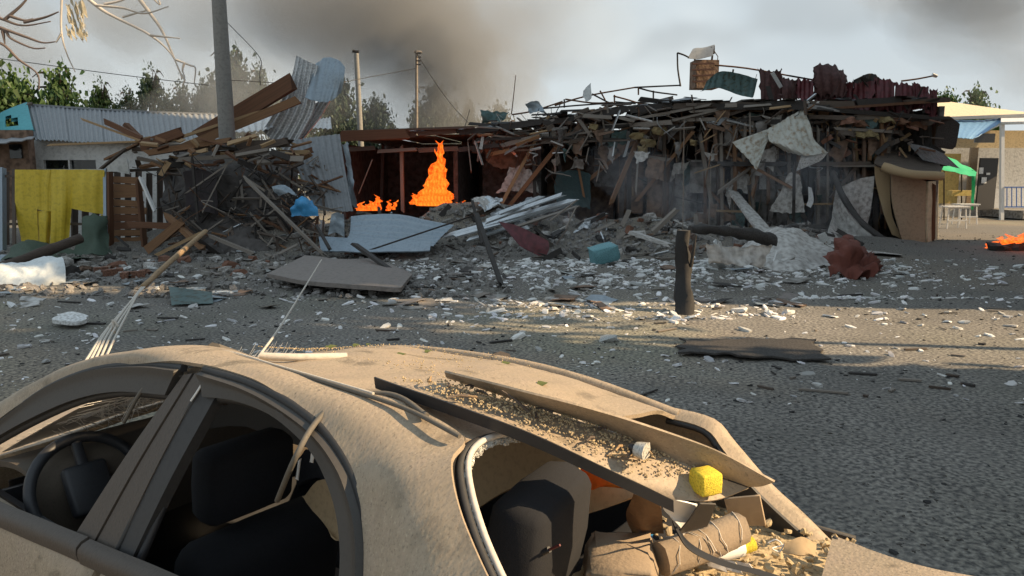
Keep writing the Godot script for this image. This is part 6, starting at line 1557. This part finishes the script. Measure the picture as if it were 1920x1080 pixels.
	for k in 3:
		var sp_ := MeshInstance3D.new()
		sp_.mesh = rbox(Vector3(0.17, 0.025, 0.035), 0.01)
		sp_.material_override = M.plastic_dark
		sp_.name = "spoke"
		sw.add_child(sp_, true)
		sp_.rotation.y = [0.0, PI, -PI / 2][k]
		sp_.position = Basis(Vector3.UP, sp_.rotation.y) * Vector3(0.1, 0, 0)
	for a in [[40, 905], [60, 935], [110, 890]]:
		org = CY(a[0], a[1], 0.45)
		obj("dash_switch", rbox(Vector3(0.03, 0.05, 0.09), 0.01), M.plastic_dark, car)
	# seats
	var hp := CY(458, 890, 0.36)
	org = hp
	obj("headrest", rbox(Vector3(0.13, 0.235, 0.31), 0.05), M.seat_fabric, car).rotation.z = 0.12
	org = hp + Vector3(-0.02, -0.42, 0.01)
	obj("seat_back", rbox(Vector3(0.2, 0.60, 0.53), 0.09), M.seat_fabric, car).rotation.z = 0.2
	org = hp + Vector3(0.28, -0.66, 0.0)
	obj("seat_cushion", rbox(Vector3(0.5, 0.18, 0.52), 0.06), M.seat_fabric, car)
	org = hp + Vector3(0.02, -0.45, 0.74)
	obj("seat_back", rbox(Vector3(0.2, 0.60, 0.52), 0.09), M.seat_fabric, car).rotation.z = 0.2
	org = hp + Vector3(0.3, -0.66, 0.74)
	obj("seat_cushion", rbox(Vector3(0.5, 0.18, 0.52), 0.06), M.seat_fabric, car)
	var rh := CY(1008, 1010, 0.26)
	org = rh
	obj("rear_headrest", rbox(Vector3(0.16, 0.31, 0.34), 0.075), M.seat_fabric, car).rotation = Vector3(0.0, 0.15, 0.15)
	org = rh + Vector3(0.03, -0.42, 0.25)
	obj("rear_bench_back", rbox(Vector3(0.18, 0.5, 1.2), 0.07), M.seat_fabric, car).rotation.z = 0.2
	obj("seat_wire", tube([CY(965, 1075, 0.36), CY(990, 1055, 0.365), CY(1010, 1040, 0.37), CY(1050, 1022, 0.37)], 0.004, 0.003, 5, 10), M.maroon, car)
	obj("plug", tube([CY(1008, 1040, 0.37), CY(1030, 1030, 0.37)], 0.008, 0.007, 6), M.plastic_dark, car)
	org = CY(268, 748, 0.05)
	obj("mirror", rbox(Vector3(0.04, 0.065, 0.2), 0.015), M.plastic_dark, car)
	obj("seat_belt", patch([cs([[352, 730], [362, 732]], 0.05), cs([[318, 860], [330, 864]], 0.10), cs([[262, 1020], [276, 1024]], 0.12)], 3, 10, 0.002, {}), M.plastic_dark, car)
	# package shelf, torn
	obj("package_shelf", patch([[v3(1.2, 0.86, -0.62), v3(1.2, 0.87, 0), v3(1.2, 0.86, 0.60)], [v3(0.62, 0.84, -0.60), v3(0.64, 0.86, 0), v3(0.66, 0.86, 0.55)]], 16, 8, 0.015, {"dent": 0.03, "freq": 60.0}), M.dust, car)
	obj("inner_quarter", patch([cl([[1345, 835], [1430, 930], [1540, 1030]], -0.52), cl([[1380, 930], [1440, 1000], [1520, 1070]], -0.54)], 8, 5, 0.01, {}), M.plastic_dark, car)
	obj("quarter_board", patch([cl([[1358, 935], [1425, 928]], -0.40), cl([[1372, 985], [1436, 985]], -0.42)], 6, 6, 0.008, {"dent": 0.01}), M.beige_panel, car)

	# boards and rags blown into the cabin: things of their own
	on_car("tan_board", patch([cl([[868, 842], [960, 812], [1090, 846]], 0.02), cl([[876, 905], [975, 878], [1090, 900]], 0.04), cl([[884, 962], [985, 912], [1092, 962]], 0.06)], 16, 12, 0.008, {"dent": 0.02}), M.board_tan, "large tan board fallen behind the rear window opening", "board")
	on_car("tan_board", patch([cl([[1078, 846], [1130, 862], [1190, 900]], -0.06), cl([[1088, 968], [1140, 952], [1215, 925]], -0.02)], 12, 10, 0.008, {"dent": 0.015}), M.board_tan, "bent tan board to the right of the black rear headrest", "board")
	on_car("orange_cloth", patch([cl([[1076, 860], [1130, 868], [1188, 903]], 0.02), cl([[1084, 925], [1130, 918], [1180, 918]], 0.04)], 14, 10, 0.003, {"dent": 0.02, "freq": 120.0, "ragged": 0.012}), M.orange_cloth, "orange cloth patch glowing in the sun inside the rear window", "cloth")
	on_car("white_torn_bag", patch([cz([[1238, 938, 1.13], [1275, 940, 1.13], [1312, 942, 1.12]]), cz([[1248, 958, 1.08], [1280, 962, 1.07], [1308, 960, 1.07]]), cz([[1262, 990, 1.03], [1272, 996, 1.01], [1284, 990, 1.0]])], 16, 14, 0.003, {"dent": 0.03, "freq": 160.0, "ragged": 0.02}), M.white_plastic, "torn white plastic hanging under the bent metal sheet", "plastic bag")
	on_car("brown_bag", patch([cz([[1188, 925, 1.14], [1212, 930, 1.14], [1240, 945, 1.12]]), cz([[1178, 965, 1.04], [1210, 972, 1.06], [1242, 975, 1.05]]), cz([[1185, 1000, 0.98], [1212, 1008, 0.97], [1245, 1002, 0.97]])], 14, 12, 0.003, {"dent": 0.04, "freq": 100.0}), M.brown_bag, "brown translucent bag behind the rear headrest", "plastic bag")
	on_car("blue_scrap", patch([cz([[1190, 998, 0.97], [1225, 1000, 0.97]]), cz([[1196, 1012, 0.96], [1222, 1012, 0.96]])], 6, 5, 0.002, {"dent": 0.02}), M.blue_bag, "small blue scrap under the brown bag", "plastic scrap")
	on_car("grey_hanging_flap", patch([cz([[1310, 940, 1.15], [1340, 940, 1.14]]), cz([[1270, 1000, 1.02], [1325, 985, 1.02]])], 8, 8, 0.004, {"dent": 0.02}), M.seat_dusty, "grey flap hanging below the tip of metal sheet", "cloth")
	var bp := [CZ(1238, 1048, 0.96), CZ(1318, 1020, 0.97), CZ(1386, 990, 0.98)]
	var bl := thing_car("blanket_roll", bp[1], "dusty rolled blanket tied with pale string on the rear shelf", "blanket")
	obj("roll", tube(bp, 0.042, 0.042, 12, 12, 0.2), M.blanket, bl)
	for k in 6:
		var c := along(bp, 0.25 + k * 0.3 + rr(-0.12, 0.12))
		var ring := []
		var ax: Vector3 = (bp[2] - bp[0]).normalized()
		var px := ax.cross(Vector3.UP).normalized()
		for j in 13: ring.append(c + (px * cos(j * TAU / 12) + Vector3.UP * sin(j * TAU / 12)) * 0.0445 + ax * (0.02 * sin(j * 0.5 + k) + rr(-0.006, 0.006)))
		obj("string", tube(ring, 0.0014, 0.0014, 4), M.cord_white, bl)
	org = CZ(1165, 1062, 0.95)
	var cu := on_car("dusty_cushion", rbox(Vector3(0.17, 0.09, 0.22), 0.03, 0.03), M.blanket, "dusty tan cushion in front of the rolled blanket", "cushion")
	cu.basis = cu.basis * Basis(Vector3.UP, 0.5)
	var bt := thing_car("white_bottle", CZ(1380, 1035, 0.93), "white squeezed bottle with yellow cap beside the rolled blanket", "bottle")
	obj("body", tube([CZ(1305, 1046, 0.93), CZ(1350, 1037, 0.93), CZ(1388, 1026, 0.93)], 0.018, 0.024, 9, 6, 0.2), M.white_plastic, bt)
	obj("cap", tube([CZ(1390, 1026, 0.93), CZ(1412, 1019, 0.935)], 0.021, 0.02, 10), M.yellow_foam, bt)
	on_car("black_strap", patch([cz([[1260, 978, 1.06], [1295, 1020, 1.03], [1355, 1050, 1.0], [1430, 1070, 0.97], [1520, 1100, 0.94]]), cz([[1266, 996, 1.05], [1292, 1032, 1.02], [1350, 1060, 0.99], [1425, 1080, 0.96], [1510, 1112, 0.93]])], 24, 4, 0.004, {}), M.plastic_dark, "black strap curving down from the metal sheet across the shelf", "strap")
	on_car("tan_torn_scrap", patch([cz([[1470, 1018, 0.97], [1500, 1008, 0.98], [1532, 1020, 0.96]]), cz([[1472, 1036, 0.95], [1502, 1044, 0.95], [1530, 1050, 0.94]])], 12, 8, 0.005, {"dent": 0.012, "ragged": 0.015}), M.board_tan, "ragged tan scrap near the right rear pillar", "board")
	for k in 3: on_car("pale_rag", patch([cz([[1322 + k * 28, 1042 + k * 4, 0.93], [1350 + k * 26, 1046 + k * 6, 0.94]]), cz([[1328 + k * 30, 1062 + k * 4, 0.92], [1362 + k * 28, 1070 + k * 3, 0.93]])], 10, 8, 0.004, {"dent": 0.03, "freq": 150.0}), M.twig_white, ["pale rag just below the white bottle", "pale rag under the middle of the black strap", "pale rag at the lower end of black strap"][k], "rag", "rags on the rear shelf")
	on_car("wire_tangle", tube([CZ(1440, 1018, 0.96), CZ(1455, 1012, 0.97), CZ(1466, 1022, 0.96), CZ(1448, 1028, 0.96), CZ(1462, 1034, 0.95), CZ(1470, 1020, 0.96)], 0.002, 0.002, 4, 20), M.crack_white, "thin wire tangle left of the ragged tan scrap", "wire")
	var shelf_bits := []
	for k in 500: shelf_bits.append(v3(rr(0.62, 1.2), 0.885 + rr(0, 0.02), rr(-0.5, 0.55)))
	crumbs("shelf_debris", shelf_bits, 0.022, M.dust, car)
	# scraps in the rear door window
	on_car("torn_lining_scrap", patch([cl([[562, 930], [600, 895], [650, 888]], 0.30), cl([[590, 965], [625, 960], [668, 940]], 0.32), cl([[625, 1000], [640, 1010], [672, 1000]], 0.36)], 12, 10, 0.004, {"dent": 0.03, "ragged": 0.015}), M.board_tan, "torn tan lining seen through the rear door window", "lining")
	on_car("black_lining_scrap", patch([cl([[552, 860], [590, 835], [628, 850]], 0.22), cl([[560, 920], [600, 900], [640, 900]], 0.24)], 12, 10, 0.004, {"dent": 0.05, "ragged": 0.03}), M.plastic_dark, "black torn lining hanging behind the driver seat", "lining")
	for k in 3: on_car("white_tatter", patch([cl([[[585, 835], [612, 822], [560, 862]][k], [[596, 832], [618, 826], [566, 858]][k]], 0.36), cl([[[580, 868], [608, 850], [552, 900]][k], [[588, 870], [612, 860], [560, 905]][k]], 0.36)], 5, 8, 0.003, {"dent": 0.01, "ragged": 0.008}), M.crack_white, ["upper white tatter in the rear door window", "white tatter nearest the door frame curve", "lowest white tatter beside the driver headrest"][k], "tatter", "white tatters in the door window")
	on_car("grey_hanging_lining", patch([cl([[400, 760], [470, 756], [560, 800]], 0.10), cl([[380, 800], [470, 806], [600, 850]], 0.10)], 16, 8, 0.004, {"dent": 0.03, "ragged": 0.02}), M.seat_dusty, "grey sagging headliner seen above the driver headrest", "lining")

	# bent metal sheet over the rear window
	var N := cz([[704, 706, 1.435], [850, 756, 1.42], [1000, 813, 1.375], [1130, 874, 1.31], [1262, 937, 1.23]])
	var F := cz([[838, 712, 1.425], [985, 758, 1.40], [1140, 806, 1.35], [1290, 872, 1.28], [1405, 914, 1.225]])
	var T := cz([[832, 700, 1.452], [1000, 741, 1.445], [1165, 784, 1.40], [1335, 842, 1.325], [1452, 905, 1.26]])
	var sh := thing_car("bent_metal_sheet", N[2], "long bent dusty metal sheet lying across car roof and rear window", "metal sheet")
	var nf := mid(N, F, 0.5, Vector3(0, -0.006, 0))
	nf[4] = CZ(1335, 938, 1.222)
	obj("tray", patch([N, nf, F], 40, 14, 0.006, {"dent": 0.014, "freq": 60.0}), paint, sh)
	obj("flange", patch([F, mid(F, T, 0.5, Vector3(0, -0.004, 0)), T], 40, 6, 0.005, {"dent": 0.006, "freq": 60.0}), paint, sh)
	obj("near_lip", patch([N, mid(N, N, 0, Vector3(0, -0.028, 0.004))], 40, 3, 0.004, {"dent": 0.004}), M.plastic_dark, sh)
	var bits := []
	for k in 2600:
		var t := rr(0.1, 3.5) if k % 3 else rr(0.6, 2.6)
		if nz.get_noise_1d(t * 90.0 + float(k % 7) * 30.0) < rr(-0.3, 0.35): continue
		bits.append(along(mid(N, F, pow(rng.randf(), 0.7)), t) + Vector3(0, 0.006, 0))
	crumbs("straw_crumbs", bits, 0.0055, M.dust, sh)
	for k in 16:
		var c := along(mid(N, F, rr(0.2, 0.95)), rr(0.2, 3.0)) + Vector3(0, 0.008, 0)
		var d := Vector3(rr(-1, 1), rr(0, 0.15), rr(-1, 1)).normalized() * rr(0.02, 0.09)
		obj("splinter", tube([c, c + d * 0.5 + Vector3(0, 0.004, 0), c + d], 0.004, 0.002, 5), M[pick(["bark", "timber_dark", "timber_pale"])], sh)
	org = CZ(1323, 902, 1.262)
	var sp3 := on_car("yellow_sponge", rbox(Vector3(0.052, 0.048, 0.052), 0.007, 0.003), M.yellow_foam, "bright yellow foam cube on the end of metal sheet", "sponge")
	sp3.basis = sp3.basis * Basis(Vector3.UP, 1.05)
	var gb := thing_car("crushed_bottle", CZ(1205, 845, 1.33), "small crushed clear bottle on the metal sheet", "bottle")
	obj("body", tube([CZ(1212, 846, 1.34), CZ(1200, 843, 1.34), CZ(1192, 841, 1.34)], 0.019, 0.015, 8, 4, 0.3), M.glass_crumb, gb)
	obj("neck", tube([CZ(1192, 841, 1.34), CZ(1182, 838, 1.34)], 0.009, 0.009, 7), M.plastic_dark, gb)
	# cables on the roof
	on_car("grey_cable", tube([CS(232, 792, 0.01), CS(268, 730, -0.01), CZ(325, 680, 1.39), CZ(400, 660, 1.405), CZ(520, 690, 1.415), CZ(640, 726, 1.418), CZ(760, 766, 1.408), CZ(862, 818, 1.385)], 0.0055, 0.0055, 6, 40), M.dusty_rubber, "grey cable looped over the front door frame along the roof", "cable", "cables on the car roof")
	on_car("grey_cable", tube([CY(520, 938, 0.62), CY(553, 860, 0.66), CS(590, 795, -0.02), CZ(640, 748, 1.40), CZ(700, 738, 1.41), CZ(750, 745, 1.412), CZ(800, 780, 1.40)], 0.007, 0.007, 6, 30), M.dusty_rubber, "grey cable arching from rear door window onto roof", "cable", "cables on the car roof")
	on_car("pale_cable", tube([CZ(300, 654, 1.40), CZ(350, 652, 1.41), CZ(430, 660, 1.41), CZ(520, 686, 1.415), CZ(700, 738, 1.415)], 0.004, 0.004, 5, 24), M.cord_white, "thin pale cable lying along the roof drip moulding", "cable", "cables on the car roof")
	# dust and litter on the roof
	var rb := []
	for k in 900:
		var t := pow(rng.randf(), 1.2)
		var a := rr(0.0, 2.6)
		rb.append(along(mid(L, R, 0.3 + 0.66 * t, Vector3(0, 0.028, 0)), a))
	crumbs("roof_dust", rb, 0.0045, M.dust, car)
	for k in 9:
		var c: Vector3 = along(mid(L, R, rr(0.35, 0.9)), rr(0.3, 3.6)) + Vector3(0, 0.026, 0)
		on_car("fallen_leaf", patch([[c, c + Vector3(0.012, 0.006, 0)], [c + Vector3(-0.012, 0.008, 0.02), c + Vector3(0.022, 0.012, 0.02)], [c + Vector3(0.0, 0.004, 0.045), c + Vector3(0.01, 0.004, 0.045)]], 3, 4, 0.001, {}), M.leaf_litter, "small green leaf fallen on the dusty car roof", "leaf", "leaves on the car roof").scale *= rr(0.4, 0.9)

func _ready() -> void:
	rng.seed = 7
	nz.seed = 3
	nz.frequency = 0.02
	nz.fractal_octaves = 4
	view_and_light()
	for a in [[820, 21.8, 3.4, 2.2, 0.5], [960, 21.2, 2.4, 2.0, 0.75], [640, 20.0, 2.6, 1.5, 0.5], [430, 19.2, 2.6, 1.4, 0.7], [1250, 20.4, 3.4, 1.8, 0.55], [1460, 19.6, 2.6, 1.5, 0.35], [120, 18.6, 2.4, 1.0, 0.2], [1600, 20.4, 2.4, 1.2, 0.2]]:
		mounds.append([(a[0] - 960.0) / FL * a[1], -a[1], a[2], a[3], a[4]])
	materials()
	make_units()
	make_ground()
	far_places()
	market()
	wreck_left()
	build_car()
	make_trees()
	near_branches()
	litter()
	fires()
	smoke()
